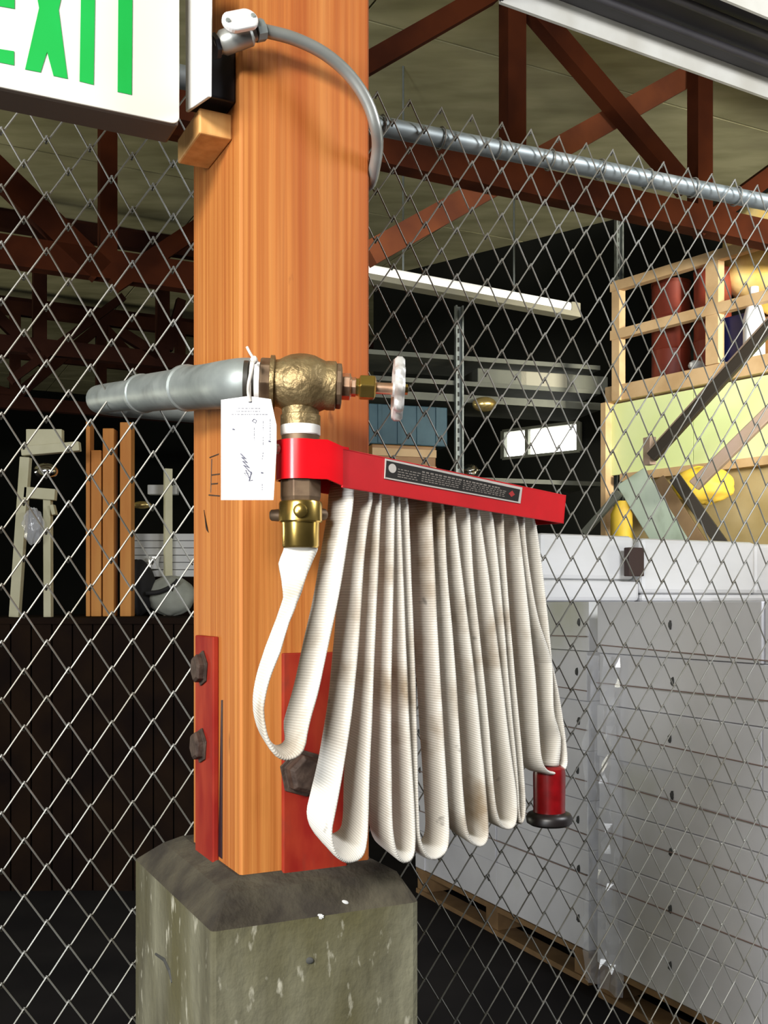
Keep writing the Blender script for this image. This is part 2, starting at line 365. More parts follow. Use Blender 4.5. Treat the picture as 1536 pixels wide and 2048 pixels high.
def dn(px, n):                                            # d coordinate of a column of the picture on plane n
    return (pn(px, HZ, n) - P0).dot(D)
ZC = 3.36
n1 = 2.75
truss(n1, 'nearest reddish timber truss just above the fence rail', ZC, [dn(-500, n1), dn(1025, n1), dn(1400, n1), dn(2100, n1)], truss_wood, diag=False,
      extra=[(735, 510, 1420, 128, .09, .105), (1040, -10, 1372, 378, -.01, .095), (700, 148, 985, -15, -.01, .085), (1390, 460, 1620, 290, .02, .09)])
n2 = 4.9
truss(n2, 'second timber truss, its dark chord crossing left of the post below the sign', ZC, [dn(-330, n2), dn(215, n2) + 0], truss_wood, dh=.17, diag=False, dend=dn(700, n2),
      extra=[(-150, 205, 203, 545, -.01, .15), (420, 440, 226, 570, -.01, .10)])
n3 = 7.0
truss(n3, 'third timber truss back, dark and half lost in shadow', ZC, [dn(79, n3) - 2.2, dn(79, n3), dn(325, n3), dn(325, n3) + 1.6], truss_dark, dh=.12, diag=False, dend=dn(700, n3),
      extra=[(246, 594, 20, 762, -.01, .06), (-40, 598, 90, 728, -.01, .08), (336, 700, 362, 600, -.01, .07), (240, 664, 316, 712, -.01, .08)])
n4 = 9.4
truss(n4, 'farthest dark timber truss, in front of the back wall', ZC, [dn(30, n4) - 3, dn(30, n4), dn(202, n4), dn(360, n4)], truss_dark, dh=.12, dend=dn(700, n4))

# ------------------------------------------------------------------ fluorescent fittings
zf = 3.30
a = at(1000, 10, 3.17); a.z = zf
ff = thing('strip_light', 'unlit strip light coloured dark as if shaded, with white edge at upper right', 'lamp', a, 'fluorescent strip lights')
L_ = 1.9
bb = at(1536, 190, (zf - CH) * F / 1018.0); D_s, N_s = D, N
D = (bb - a); D.z = 0; D.normalize(); N = V((-D.y, D.x, 0))
obj('housing', MB().box(a + D * (L_ / 2) - N * .17 + Z * .085, D * (L_ / 2), N * .165, Z * .03), lamp_shaded, ff, bevel=.006)
obj('reflector', MB().prism([a - N * .02 + Z * .05, a - N * .02 + Z * .056, a - N * .32 + Z * .056, a - N * .32 + Z * .05], D * L_), lamp_shaded, ff)
obj('edge_lip', MB().box(a + D * (L_ / 2) + Z * .022, D * (L_ / 2), N * .006, Z * .036), lamp_white, ff)
obj('edge_lip', MB().box(a + D * (L_ / 2) - N * .335 + Z * .03, D * (L_ / 2), N * .005, Z * .03), lamp_white, ff)
obj('end_plate', MB().box(a - N * .167 + Z * .035, D * .005, N * .165, Z * .045), lamp_shaded, ff)
for k in (.11, .23):
    obj('tube', MB().tube([a + D * .04 - N * k + Z * .03, a + D * (L_ - .04) - N * k + Z * .03], .013, 10), lamp_shaded, ff, smooth=40)
for k in (.4, 1.5):
    obj('hanger', MB().tube([a + D * k - N * .17 + Z * .11, V((*(a + D * k - N * .17).xy, CEIL))], .006, 6), rail_m, ff)

D, N = D_s, N_s
b0, b1 = at(690, 543, 5.75), at(1136, 606, 6.55)
zb = (b0.z + b1.z) / 2; b0.z = b1.z = zb
fd = (b1 - b0).normalized(); fn = fd.cross(Z)
f2 = thing('strip_light', 'lit white strip light seen through the fence right of the post', 'lamp', b0, 'fluorescent strip lights')
obj('tube', MB().tube([b0, b1], .034, 12), tube_glow, f2, smooth=40)
obj('housing', MB().beam(b0 - fd * .03 - fn * .035 + Z * .01, b1 + fd * .06 - fn * .035 + Z * .01, .03, .07, fn), lamp_white, f2, bevel=.004)
obj('reflector', MB().beam(b0 - fd * .03 - Z * .045, b1 + fd * .07 - Z * .045, .09, .034, fn), lamp_beige, f2, bevel=.004)
obj('end_cap', MB().beam(b1 + fd * .002 - Z * .01, b1 + fd * .07 - Z * .01, .08, .08, fn), lamp_beige, f2, bevel=.004)
for k in (.25, .75):
    p = b0.lerp(b1, k) - fn * .035
    obj('hanger', MB().tube([p + Z * .045, V((p.x, p.y, CEIL))], .006, 6), rail_m, f2)

# ------------------------------------------------------------------ the timber post, its straps, the concrete pier
PW, PL = .19, .22                                        # post width along the fence, depth
zpost = 1.0957
tp = thing('timber_post', 'orange fir timber post standing on the concrete pier', 'post', loc(PW / 2, PL / 2, zpost - .02))
pb = MB(); ch = .0035
ring = [(ch, 0), (PW - ch, 0), (PW, ch), (PW, PL - ch), (PW - ch, PL), (ch, PL), (0, PL - ch), (0, ch)]
pb.prism([loc(x, y, zpost - .02) for x, y in ring], Z * (ZC - zpost + .02))
obj('shaft', pb, fir, tp)
def hexbolt(parent, c, axis, r, h, nm='bolt'):
    k = MB().lathe(c, axis, [(0, r * 1.25), (.003, r * 1.25), (.003, r), (h * .8, r), (h, r * .8)], 6)
    return obj(nm, k, rust, parent, bevel=.001)
# left strap on the left face
def lf(px, py): return onplane(px, py, P0, D)
sa, sb = lf(402, 1270), lf(438, 1285)
na, nb2 = (sa - P0).dot(N), (sb - P0).dot(N)
st = obj('steel_strap', MB().dbox(-.009, 0, nb2, na, zpost - .02, sa.z), red_old, tp, bevel=.002, label='red painted strap on the left face')
st2 = obj('saw_cut', MB().prism([lf(437.5, 1712), lf(445, 1718), lf(446, 1400), lf(443, 1400)], -D * .0008), black_m, tp)
for (x, y) in ((418, 1336), (416, 1490)):
    hexbolt(st, lf(x, y) - D * .009, -D, .021, .014)
# right strap on the right (front) face
p = pn(562, 1306, 0); q = pn(690, 1306, 0)
d0, d1 = (p - P0).dot(D), (q - P0).dot(D)
st = obj('steel_strap', MB().dbox(d0, min(d1, .155), -.008, 0, zpost - .02, p.z), red_old, tp, bevel=.002, label='red painted strap behind the hose')
hexbolt(st, pn(604, 1545, -.008), -N, .027, .026)
# knots, checks and nail marks on the post
for (x, y, r) in ((535, 683, .003), (398, 578, .003), (425, 905, .002)):
    pass
kn = MB()
for (pts) in ([(420, 915), (438, 908)], [(424, 918), (422, 985)], [(418, 990), (440, 992)], [(424, 950), (440, 948)], [(423, 968), (436, 967)]):
    kn.tube([lf(x, y) for x, y in pts], .0011, 5)
obj('carved_mark', kn, rust, tp)
obj('grain_crack', MB().prism([lf(409, 1020) , lf(414, 1060), lf(418, 1065), lf(413, 1056)], -D * .0012), rust, tp)

zc0 = 1.0405
W1, W2, OV = .297, .42, .056
cp = thing('concrete_pier', 'weathered grey concrete pier with sloped top under the post', 'pier', loc(PW / 2, PL / 2, 0))
ring0 = [(-OV, -OV), (-OV + W1, -OV), (-OV + W1, -OV + W2), (-OV, -OV + W2)]
rng = []
for i, (x, y) in enumerate(ring0):                       # slightly rounded vertical arrises
    r = .012 if i else .006
    cxn = 1 if x < .05 else -1; cyn = 1 if y < .1 else -1
    a_ = [(x, y + cyn * r), (x + cxn * r * .3, y + cyn * r * .3), (x + cxn * r, y)]
    rng += a_ if i in (0, 2) else a_[::-1]
body = MB().prism([loc(x, y, 0) for x, y in rng], Z * zc0)
obj('body', body, concrete, cp)
n_ = len(rng); cap = MB()
lo = [loc(x, y, zc0) for x, y in rng]
def inner(x, y, k): return (min(max(x, 0 - k), PW + k), min(max(y, 0 - k), PL + k + .04))
mid = [loc(*inner(x, y, .028), zc0 + .038) for x, y in rng]
hi = [loc(*inner(x, y, .004), zpost - .004) for x, y in rng]
cap.add(lo + mid + hi, [(i, (i + 1) % n_, n_ + (i + 1) % n_, n_ + i) for i in range(n_)] +
        [(n_ + i, n_ + (i + 1) % n_, 2 * n_ + (i + 1) % n_, 2 * n_ + i) for i in range(n_)] + [tuple(range(2 * n_, 3 * n_)), tuple(range(n_))[::-1]])
obj('sloped_cap', cap, cap_dark, cp, label='darker sloping top')
def pf(px, py): return pn(px, py, -OV)
def pl(px, py): return onplane(px, py, P0 - D * OV, D)
obj('hook_crack', MB().tube([pl(312, 1908) , pl(330, 1920), pl(340, 1942), pl(344, 1965)], [.002, .003, .003, .0015], 6), smudge, cp)
obj('paint_fleck', MB().ball(pf(640, 1833), .004, 1.2, .2, .8, lump=.2), pale, cp)
obj('paint_fleck', MB().ball(pn(685, 1806, -.045), .006, 1.4, .5, .7), pale, cp)
obj('bolt_hole', MB().ball(pf(618, 1921), .005, 1.2, .5, .9), smudge, cp)

# ------------------------------------------------------------------ chain-link fence: one panel each side of the post
NF = .372
H_, W_ = .0872, .0667
ZTOP = 2.235
def fence(name, label, d0, d1, ph_d, ph_z, z_top, barb):
    t = thing(name, label, 'fence', loc((d0 + d1) / 2, NF, 0))
    mesh = MB(); r = .0015
    k0 = math.floor((d0 - ph_d) / (W_ / 2)) + 1; k1 = math.floor((d1 - ph_d) / (W_ / 2)) - 1
    steps = int((z_top - .04) / (H_ / 2))
    for k in range(k0, k1):
        da = ph_d + k * W_ / 2; db = da + W_ / 2
        pts = []
        top = z_top + barb
        # nodes on column k lie at z = ph_z + H*(m + (k%2)/2); a wire runs between column k and k+1
        m0 = math.floor((.03 - ph_z) / (H_ / 2)); m1 = math.floor((top - ph_z) / (H_ / 2))
        for m in range(m0, m1 + 1):
            z = ph_z + m * H_ / 2
            on_a = (m + k) % 2 == 0
            dd = da if on_a else db
            s = 1 if on_a else -1
            # each bend loops round its neighbour: a small overlap sideways and a step in depth
            pts.append(loc(dd - s * .0010, NF - .0032, z + .0052))
            pts.append(loc(dd - s * -.0022, NF + .0000, z))
            pts.append(loc(dd - s * .0010, NF + .0032, z - .0052))
            # crossing back to the front on the way to the next bend
        mesh.tube(pts, r, 5, cap=False)
    obj('chain_link_wire', mesh, wire_m, t, smooth=60, kind='stuff')
    return t
# mesh phase from the picture: a lower tip of a diamond at (48,553) left and (1143,1117) right
pL = pn(48, 553, NF); pR = pn(1143.5, 1117, NF)
fl = fence('chain_link_fence', 'chain-link fence panel left of the timber post', -1.25, dn(385, NF) + .06, (pL - P0).dot(D), pL.z, 2.31, 0)
frr = fence('chain_link_fence', 'chain-link fence panel right of the post under a top rail', dn(740, NF) - .07, 1.95, (pR - P0).dot(D), pR.z, 2.30, .10)
obj('top_rail', MB().tube([loc(-1.3, NF + .026, 2.334), loc(dn(385, NF) + .05, NF + .026, 2.334)], .019, 14), rail_m, fl, smooth=40)
ra, rb = pn(732, 247, NF + .026), pn(1560, 410, NF + .026)
obj('top_rail', MB().tube([ra - (rb - ra) * .02, rb + (rb - ra) * .5], .0175, 14), rail_m, frr, smooth=40)
for k in range(9):                                        # wire ties round the rail
    c = ra.lerp(rb, .03 + k * .12)
    obj('wire_tie', MB().tube(arc(c, N, Z, .0205, 0, 330, 14) , .0016, 6), wire_m, frr, smooth=60)

# ------------------------------------------------------------------ wooden block, exit sign, conduit
wbk = MB().dbox(-.046, 0, .032, .14, 2.076, 2.110)
obj('wooden_block', wbk, fir_pale, bevel=.0025, label='short wooden block fixed to the post under the exit sign', cat='block', base=loc(-.02, .08, 2.076))

NS = .016
TL, TR = -135, 359
def sg(px, py, off=0.0): return pn(px, py, NS - off)
br, tr = sg(359, 249), sg(359, -190)
dR = (br - P0).dot(D); zB = br.z; zT = zB + .305; dL = dR - .365
es = thing('exit_sign', 'white exit sign with green letters at top left of the post', 'sign', loc((dL + dR) / 2, NS + .03, zB))
obj('housing', MB().dbox(dL, dR, NS + .003, NS + .062, zB - .001, zT), sign_box, es, bevel=.004)
def rrect(d0, d1, z0, z1, n, r=.010, k=5):
    out = []
    for (cx, cz, a0) in ((d1 - r, z0 + r, -90), (d1 - r, z1 - r, 0), (d0 + r, z1 - r, 90), (d0 + r, z0 + r, 180)):
        out += [loc(cx + r * math.cos(R(a0 + 90 * i / k)), n, cz + r * math.sin(R(a0 + 90 * i / k))) for i in range(k + 1)]
    return out
obj('face_panel', MB().prism(rrect(dL, dR, zB, zT, NS + .004), -N * .004), sign_face, es, bevel=.001)
def letter(name, polys):
    k = MB()
    for p in polys: k.prism([sg(x, y, .0002) for x, y in p], -N * .0009)
    obj(name, k, green_m, es)
letter('letter_e', [[(-48, -120), (-17, -116), (-17, 120), (-48, 114)], [(-17, 96), (28, 103), (28, 131), (-17, 122)], [(-17, -13), (29, -5), (29, 18), (-17, 10)],
                    [(-17, -116), (28, -110), (28, -84), (-17, -90)]])
letter('letter_x', [[(50, 139), (81, 145), (94, 104), (107, 152), (135, 158), (117, 20), (141, -88), (112, -93), (99, -40), (86, -98), (57, -102), (78, 16)]])
letter('letter_i', [[(159, 163), (187, 170), (191, -78), (163, -84)]])
letter('letter_t', [[(235, 184), (263, 190), (265, -66), (237, -71)], [(204, -76), (296, -60), (296, -36), (204, -51)]])
pt = MB().prism([pd(416, 193, -.058), pd(418, -80, -.058), pd(370, -75, -.058), pd(371, 224, -.058)], D * .005)
obj('end_plate', pt, white_m, es, bevel=.0015)

jb = MB().dbox(-.052, -.0005, .016, .07, 2.119, 2.205)
obj('junction_box', jb, black_m, bevel=.003, label='small black box between exit sign and post', cat='box', base=loc(-.03, .04, 2.118))
cdt = thing('electrical_conduit', 'grey conduit with bright oval fitting curving across the post', 'conduit', pn(480, 60, -.04))
path = catmull([pn(512, 60, -.041), pn(530, 62, -.042), pn(590, 78, -.045), pn(650, 108, -.046), pn(700, 152, -.046), pn(735, 205, -.045),
                pn(752, 258, -.038), pn(755, 296, -.020), pn(750, 330, -.004), pn(741, 366, .022), loc(.2, .06, pn(740, 400, .05).z), loc(.2, .07, 1.9)], .008)
def flexible(r, pth):
    return [r * (1.0 if i % 2 else .97) for i in range(len(pth))]
obj('conduit_tube', MB().tube(path, .0083, 14), conduit_m, cdt, smooth=60)
fa, fb = pn(430, 92, -.020), pn(512, 62, -.042)
obj('fitting_body', MB().tube([fa, fa.lerp(fb, .12), fa.lerp(fb, .2), fa.lerp(fb, .85), fa.lerp(fb, .9), fb], [.012, .012, .0155, .0155, .012, .012], 16), conduit_m, cdt, smooth=40, bevel=.001)
cc = pn(480, 42, -.058)
ax = (pn(512, 36, -.058) - pn(450, 48, -.058)).normalized(); up = (V((.15, -.93, .25)) - ax * V((.15, -.93, .25)).dot(ax)).normalized(); sd = ax.cross(up)
ov = [cc + ax * (.0105 * math.copysign(1, math.cos(R(t))) + .0135 * math.cos(R(t))) + sd * .0150 * math.sin(R(t)) for t in range(5, 365, 15)]
obj('oval_cover', MB().prism([p_ - up * .004 for p_ in ov], up * .008), alu, cdt, bevel=.002)
obj('lock_nut', MB().lathe(fa - ax * .004, ax, [(0, .016), (.006, .016), (.007, .013)], 8), black_m, cdt)
obj('lock_nut', MB().lathe(fb - ax * .002, ax, [(0, .0135), (.012, .0135), (.014, .010)], 10), galv, cdt)
for k_ in (-1, 1): obj('cover_screw', MB().lathe(cc + ax * k_ * .018 + up * .004, up, [(0, .003), (.002, .003)], 8), galv, cdt)

# ------------------------------------------------------------------ water pipe
A, B, C_ = at(470, 770, 1.315), at(375, 776, 1.45), at(287, 787, 1.585)
Eo = at(497, 767, 1.292)
wpipe = thing('water_pipe', 'galvanised pipe with elbow running back through the fence', 'pipe', B)
bdir = (C_ - B).normalized()
bpath = catmull([C_ - bdir * .05, C_, C_ + bdir * .17, C_ + bdir * .22 + D * .01, C_ + bdir * .255 + D * .05, C_ + bdir * .26 + D * .12, C_ + bdir * .26 + D * .5], .012)
obj('pipe', MB().tube(bpath, .0235, 24), galv, wpipe, smooth=40)
col_ = MB().lathe(C_, B - C_, [(-.012, .0275), (-.008, .030), (.0, .030), (.002, .028), ((B - C_).length - .004, .0283)], 28)
obj('coupling', col_, galv, wpipe, smooth=30)
ep = catmull([B, B.lerp(A, .45), A + V((-.012, -.002, 0)), Eo + V((-.006, -.006, 0)), Eo + V((.004, -.004, 0))], .006)
el = MB().tube(ep, .0300, 28)
obj('elbow', el, galv, wpipe, smooth=40)
ed = (A - B).normalized()
obj('elbow_bead', MB().lathe(B, ed, [(-.006, .0285), (-.005, .0325), (.003, .0325), (.006, .030)], 28), galv, wpipe, smooth=30)

# ------------------------------------------------------------------ hose valve
VA = at(605, 769, 1.275); vx = (at(797, 780, 1.279) - at(510, 766, 1.268)).normalized()
VZ = V((0, 0, -1))
hv = thing('hose_valve', 'aged bronze hose valve with white handwheel on the post', 'valve', VA)
def vt(px):                                              # distance along the valve axis for a picture column
    r = V(((px - CX) / F, 1, 0)); h = V((vx.x, vx.y, 0)); o = V((VA.x, VA.y, 0))
    return (r.x * o.y - r.y * o.x) / (r.y * h.x - r.x * h.y)
obj('inlet_nipple', MB().lathe(VA, vx, [(vt(488), .0255), (vt(497), .0255), (vt(499), .0235), (vt(512), .0235)], 24), tape_d, hv, smooth=30)
obj('thread_tape', MB().lathe(VA, vx, [(vt(510), .0243), (vt(521), .0243)], 24), teflon, hv, smooth=30)
obj('inlet_collar', MB().lathe(VA, vx, [(vt(520), .028), (vt(523), .030), (vt(541), .030), (vt(543), .0285)], 8, .2), dark_bronze, hv, bevel=.001)
bd = MB().lathe(VA, vx, [(vt(541), .0335), (vt(549), .0335), (vt(551), .0285), (vt(558), .0290), (vt(568), .0325), (vt(580), .0355), (vt(597), .0372), (vt(612), .0372), (vt(628), .0355), (vt(641), .032), (vt(650), .0295), (vt(655), .030), (vt(670), .030), (vt(673), .027)], 36)
obj('body', bd, bronze, hv, smooth=35)
obj('bonnet_nut', MB().lathe(VA, vx, [(vt(672), .027), (vt(674), .028), (vt(682), .028), (vt(684), .021)], 12, .3), dark_bronze, hv, bevel=.001)
obj('packing_gland', MB().lathe(VA, vx, [(vt(680), .0165), (vt(700), .0165), (vt(702), .012), (vt(712), .012)], 8, .2), copper, hv, bevel=.001)
obj('packing_nut', MB().lathe(VA, vx, [(vt(706), .0115), (vt(718), .0115), (vt(719), .016), (vt(749), .016), (vt(752), .010)], 6, .3), brass, hv, bevel=.0015)
obj('stem', MB().lathe(VA, vx, [(vt(748), .0072), (vt(804), .0072)], 16), copper, hv, smooth=40)
hw_c = VA + vx * vt(796)
u_ = vx.orthogonal().normalized(); v_ = vx.cross(u_)
hw = MB(); NW = 64; rim = []
for i in range(NW):
    a_ = 2 * math.pi * i / NW; rr = .0385 + .0022 * math.cos(a_ * 10)
    rim.append((a_, rr))
k = len(hw.v)
for (a_, rr) in rim:
    e = u_ * math.cos(a_) + v_ * math.sin(a_)
    for (dr, dx) in ((-.0085, -.004), (-.003, -.0062), (0, -.003), (0, .003), (-.003, .0062), (-.0085, .004)):
        hw.v.append(hw_c + e * (rr + dr) + vx * dx)
for i in range(NW):
    for j in range(6):
        i2 = (i + 1) % NW; j2 = (j + 1) % 6
        hw.f.append((k + i * 6 + j, k + i2 * 6 + j, k + i2 * 6 + j2, k + i * 6 + j2))
whl = obj('handwheel', hw, wheel_m, hv, smooth=40)
for a_ in range(0, 360, 72):
    e = u_ * math.cos(R(a_)) + v_ * math.sin(R(a_))
    obj('spoke', MB().tube([hw_c + e * .008, hw_c + e * .033], [.0045, .0035], 8), wheel_m, whl, smooth=50)
obj('hub', MB().lathe(hw_c, vx, [(-.007, .010), (.006, .010), (.008, .007)], 16), wheel_m, whl, smooth=40)
obj('wheel_nut', MB().lathe(hw_c, vx, [(.007, .0065), (.012, .0065)], 6), brass, whl)
# outlet going down
def vz(py): return (py - 769) / F * 1.275
vo = V((at(601, 0, 1.275).x, 1.275, VA.z))
obj('outlet_neck', MB().lathe(vo, VZ, [(vz(790), .026), (vz(806), .0235), (vz(830), .0225), (vz(832), .0245), (vz(852), .0245), (vz(854), .022)], 28), bronze, hv, smooth=30)
obj('outlet_tape', MB().lathe(vo, VZ, [(vz(851), .0238), (vz(853), .0246), (vz(870), .0246), (vz(872), .0238)], 28), teflon, hv, smooth=30)
obj('outlet_nipple', MB().lathe(vo, VZ, [(vz(870), .0232), (vz(966), .0232)], 28), dark_bronze, hv, smooth=30)
obj('outlet_adapter', MB().lathe(vo, VZ, [(vz(960), .0255), (vz(963), .0262), (vz(995), .0262), (vz(1004), .0245)], 8, .25), dark_bronze, hv, bevel=.001)

# ------------------------------------------------------------------ hose rack
HW, HT = .0208, .0030
RA, RB = at(685, 935, 1.27), at(1130, 1018, 1.70)
rd = (RB - RA); rd.z = 0; rd.normalize(); rw = V((rd.y, -rd.x, 0))       # along the rack, across it towards the viewer
UB = .031
RO = RA - rw * UB
def rp(px, py, u): return onplane(px, py, RO + rw * u, rw)
hr = thing('hose_rack', 'red steel hose rack bar clamped below the bronze valve', 'rack', RA)
c1, c2, c3, c4 = rp(685, 896, UB), rp(1131, 990, UB), rp(1126, 1047, UB), rp(685, 975, UB)
obj('side_plate', MB().prism([c1, c2, c3, c4], -rw * .003), red_paint, hr, bevel=.001)
obj('side_plate', MB().prism([p_ - rw * (2 * UB - .003) for p_ in (c1, c2, c3, c4)], -rw * .003), red_paint, hr, bevel=.001)
obj('top_plate', MB().prism([c1, c2, c2 - Z * .003, c1 - Z * .003], -rw * 2 * UB), red_paint, hr, bevel=.001)
# clamp: half round the nipple and a flat wing to the bar
zt0, zb0 = vo.z - vz(884), vo.z - vz(962)
r_c = .0305
pts = [vo + V((math.cos(R(t)) * r_c, math.sin(R(t)) * r_c, 0)) for t in range(60, 300, 10)]
wing = [V((at(628, 0, 1.25).x, 1.252, 0)), V((at(655, 0, 1.25).x, 1.256, 0)), V((RA.x, RA.y, 0)), V((RA.x, RA.y, 0)) + rd * .012]
outer = [V((p_.x, p_.y, 0)) for p_ in pts] + wing
k = MB(); n_ = len(outer)
def dz(i):                                               # the wing's lower edge falls a little, its top too
    return 0 if i < n_ - 3 else (.000 if i == n_ - 3 else -.006)
norm = []
for i in range(n_):
    t = (outer[min(i + 1, n_ - 1)] - outer[max(i - 1, 0)]).normalized(); norm.append(V((-t.y, t.x, 0)))
for i in range(n_):
    for (off, z) in ((0, zt0), (0, zb0), (.003, zb0), (.003, zt0)):
        q = outer[i] + norm[i] * off; k.v.append(V((q.x, q.y, z + dz(i))))
for i in range(n_ - 1):
    for j in range(4):
        k.f.append((i * 4 + j, i * 4 + (j + 1) % 4, (i + 1) * 4 + (j + 1) % 4, (i + 1) * 4 + j))
k.f.append((0, 1, 2, 3)); k.f.append(tuple((n_ - 1) * 4 + j for j in range(4)))
clamp = obj('clamp', k, red_gloss, hr, smooth=35)
obj('screw', MB().lathe(at(556, 898, 1.255), V((-.8, -.6, 0)), [(0, .006), (.004, .006), (.006, .004)], 10), wheel_m, clamp)
obj('end_tab', MB().prism([c2, c3, c3 - rw * 2 * UB, c2 - rw * 2 * UB], rd * .002), red_paint, hr)
NPIN = 9
for i in range(NPIN):
    x = 728 + i * 46; y = 955 + (x - 690) * .161
    obj('pin', MB().tube([rp(x, y, UB - .004), rp(x, y, UB - .004) - rw * (2 * UB - .008)], .0028, 8), galv, hr, smooth=40)
# label plate
def lp(x, y, o=0.0): return rp(x, y, UB + .0004 + o)
q4 = [(770, 917), (1044, 975), (1040, 1007), (768, 957)]
plate = obj('label_plate', MB().prism([lp(*q) for q in q4], rw * .0008), plate_s, hr, label='black instruction plate with silver border')
q5 = [(773, 921), (1040, 979), (1036, 1003), (771, 954)]
obj('plate_field', MB().prism([lp(*q, .0009) for q in q5], rw * .0003), plate_b, plate)
def uvp(u, v, o): # position on the plate by fractions
    a_ = (q5[0][0] + (q5[1][0] - q5[0][0]) * u, q5[0][1] + (q5[1][1] - q5[0][1]) * u)
    b_ = (q5[3][0] + (q5[2][0] - q5[3][0]) * u, q5[3][1] + (q5[2][1] - q5[3][1]) * u)
    return lp(a_[0] + (b_[0] - a_[0]) * v, a_[1] + (b_[1] - a_[1]) * v, o)
em = [uvp(.047 + .028 * math.cos(R(t)), .40 + .28 * math.sin(R(t)), .0013) for t in range(0, 360, 18)]
obj('emblem', MB().prism(em, rw * .0004), plate_s, plate)
obj('red_diamond', MB().prism([uvp(.945, .22, .0013), uvp(.968, .5, .0013), uvp(.945, .74, .0013), uvp(.922, .5, .0013)], rw * .0003), plate_r, plate)
txt = MB(); rnd = random.Random(3)
for (u0, u1, rows) in ((.09, .24, (.34, .50, .66, .8)), (.27, .85, (.18,)), (.27, .55, (.36, .50, .64, .78)), (.58, .88, (.36, .50, .64, .78))):
    for v in rows:
        u = u0
        while u < u1:
            l = rnd.uniform(.008, .026)
            hgt = .10 if v == .18 else .055
            txt.prism([uvp(u, v, .0012), uvp(u + l, v, .0012), uvp(u + l, v + hgt, .0012), uvp(u, v + hgt, .0012)], rw * .0002); u += l + rnd.uniform(.006, .012)
obj('plate_print', txt, plate_t, plate, kind='stuff')

# ------------------------------------------------------------------ the fire hose, one continuous sweep
fh = thing('fire_hose', 'white woven fire hose hung in long folds from the red rack', 'hose', vo - Z * .33)
cz = lambda py: (py - 769) / F * 1.275
obj('swivel_ring', MB().lathe(vo, VZ, [(cz(1004), .0258), (cz(1008), .0268), (cz(1043), .0268), (cz(1046), .0252)], 32), brass, fh, smooth=30, label='polished brass swivel ring')
lug = MB().lathe(vo - Z * cz(1025) + V((.002, -.026, 0)), V((0, -1, 0)), [(0, .0085), (.004, .0085), (.006, .006)], 14)
obj('lug', lug, brass, fh, smooth=40)
obj('lug', MB().lathe(vo - Z * cz(1030) + V((-.025, .004, 0)), V((-1, .1, 0)), [(0, .008), (.011, .007), (.013, .005)], 12), dark_bronze, fh, smooth=40)
obj('lug', MB().lathe(vo - Z * cz(1027) + V((.022, .012, 0)), V((1, .5, 0)), [(0, .008), (.008, .007), (.010, .005)], 12), dark_bronze, fh, smooth=40)
obj('ferrule', MB().lathe(vo, VZ, [(cz(1044), .0238), (cz(1050), .0232), (cz(1092), .0228), (cz(1096), .0215)], 32), brass, fh, smooth=30, label='polished brass ferrule')

zq = lambda q: (450 + q[0] / 2.048, 960 + q[1] / 2.048)
rows = []                                                # (centre, half-width vector, half width, half thickness)
def P_(p, wv, hw=HW, ht=HT): rows.append((V(p), V(wv), hw, ht))
P_(vo - Z * cz(1085), (1, 0, 0), .0205, .016)
P_(vo - Z * cz(1100), (1, .02, 0), .0212, .013)
P_(at(589, 1130, 1.265), (1, -.1, -.08), .0200, .008)
P_(at(585, 1165, 1.255), (.86, -.4, -.15), .0165, .005)
P_(at(580, 1200, 1.245), (.55, -.75, -.15), .0150, .0035)
P_(at(566, 1240, 1.235), (.45, -.85, -.1), .0180)
P_(at(545, 1300, 1.222), (.50, -.85, -.05), .0205)
P_(at(526, 1355, 1.212), (.42, -.90, -.05), .0205)
P_(at(517, 1410, 1.205), (.36, -.92, -.15), .0205)
P_(at(524, 1460, 1.205), (.40, -.90, -.35), .0205)
P_(at(543, 1493, 1.212), (.45, -.88, -.4), .0205)
P_(at(565, 1505, 1.222), (.52, -.85, -.25), .0210)
P_(at(588, 1490, 1.235), (.58, -.80, -.15), .0215)
S = [[(345, 1000), (385, 850), (430, 640), (470, 450), (500, 260), (522, 120), (531, 30)], [(566, -5)],
     [(605, 50), (585, 180), (567, 350), (552, 600), (525, 900), (490, 1150), (455, 1350)], [(438, 1450), (458, 1535), (505, 1568), (560, 1548), (583, 1470)],
     [(590, 1250), (603, 950), (612, 700), (628, 350), (643, 60)], [(668, 15)],
     [(692, 75), (690, 400), (683, 700), (680, 1000), (682, 1250)], [(688, 1440), (705, 1530), (735, 1566), (768, 1550), (780, 1480)],
     [(770, 1250), (755, 1000), (742, 700), (730, 400), (718, 80)], [(733, 28)],
     [(750, 90), (765, 450), (779, 800), (787, 1100), (793, 1350)], [(803, 1480), (845, 1552), (900, 1532), (918, 1460)],
     [(908, 1250), (890, 950), (872, 650), (858, 350), (848, 100)], [(872, 48)],
     [(897, 110), (908, 350), (938, 700), (958, 1000), (975, 1280)], [(988, 1410), (1008, 1475), (1045, 1502), (1075, 1478), (1078, 1400)],
     [(1055, 1130), (1022, 800), (985, 500), (955, 250), (943, 110)], [(970, 62)],
     [(1000, 125), (1018, 400), (1050, 700), (1080, 1000), (1100, 1250)], [(1115, 1365), (1140, 1420), (1175, 1428), (1196, 1390), (1192, 1270)],
     [(1165, 1080), (1130, 780), (1085, 430), (1060, 250), (1045, 130)], [(1070, 82)],
     [(1095, 140), (1130, 450), (1165, 850), (1198, 1200), (1206, 1350)], [(1217, 1405), (1232, 1350)],
     [(1220, 1150), (1192, 850), (1158, 450), (1142, 150)], [(1168, 100)],
     [(1197, 160), (1222, 350), (1252, 620), (1275, 850), (1288, 1050)], [(1300, 1150), (1322, 1192), (1360, 1202), (1396, 1182), (1402, 1120)],
     [(1372, 900), (1332, 720), (1287, 580), (1252, 400), (1228, 180)], [(1247, 125)],
     [(1275, 190), (1310, 450), (1340, 750), (1348, 950)]]
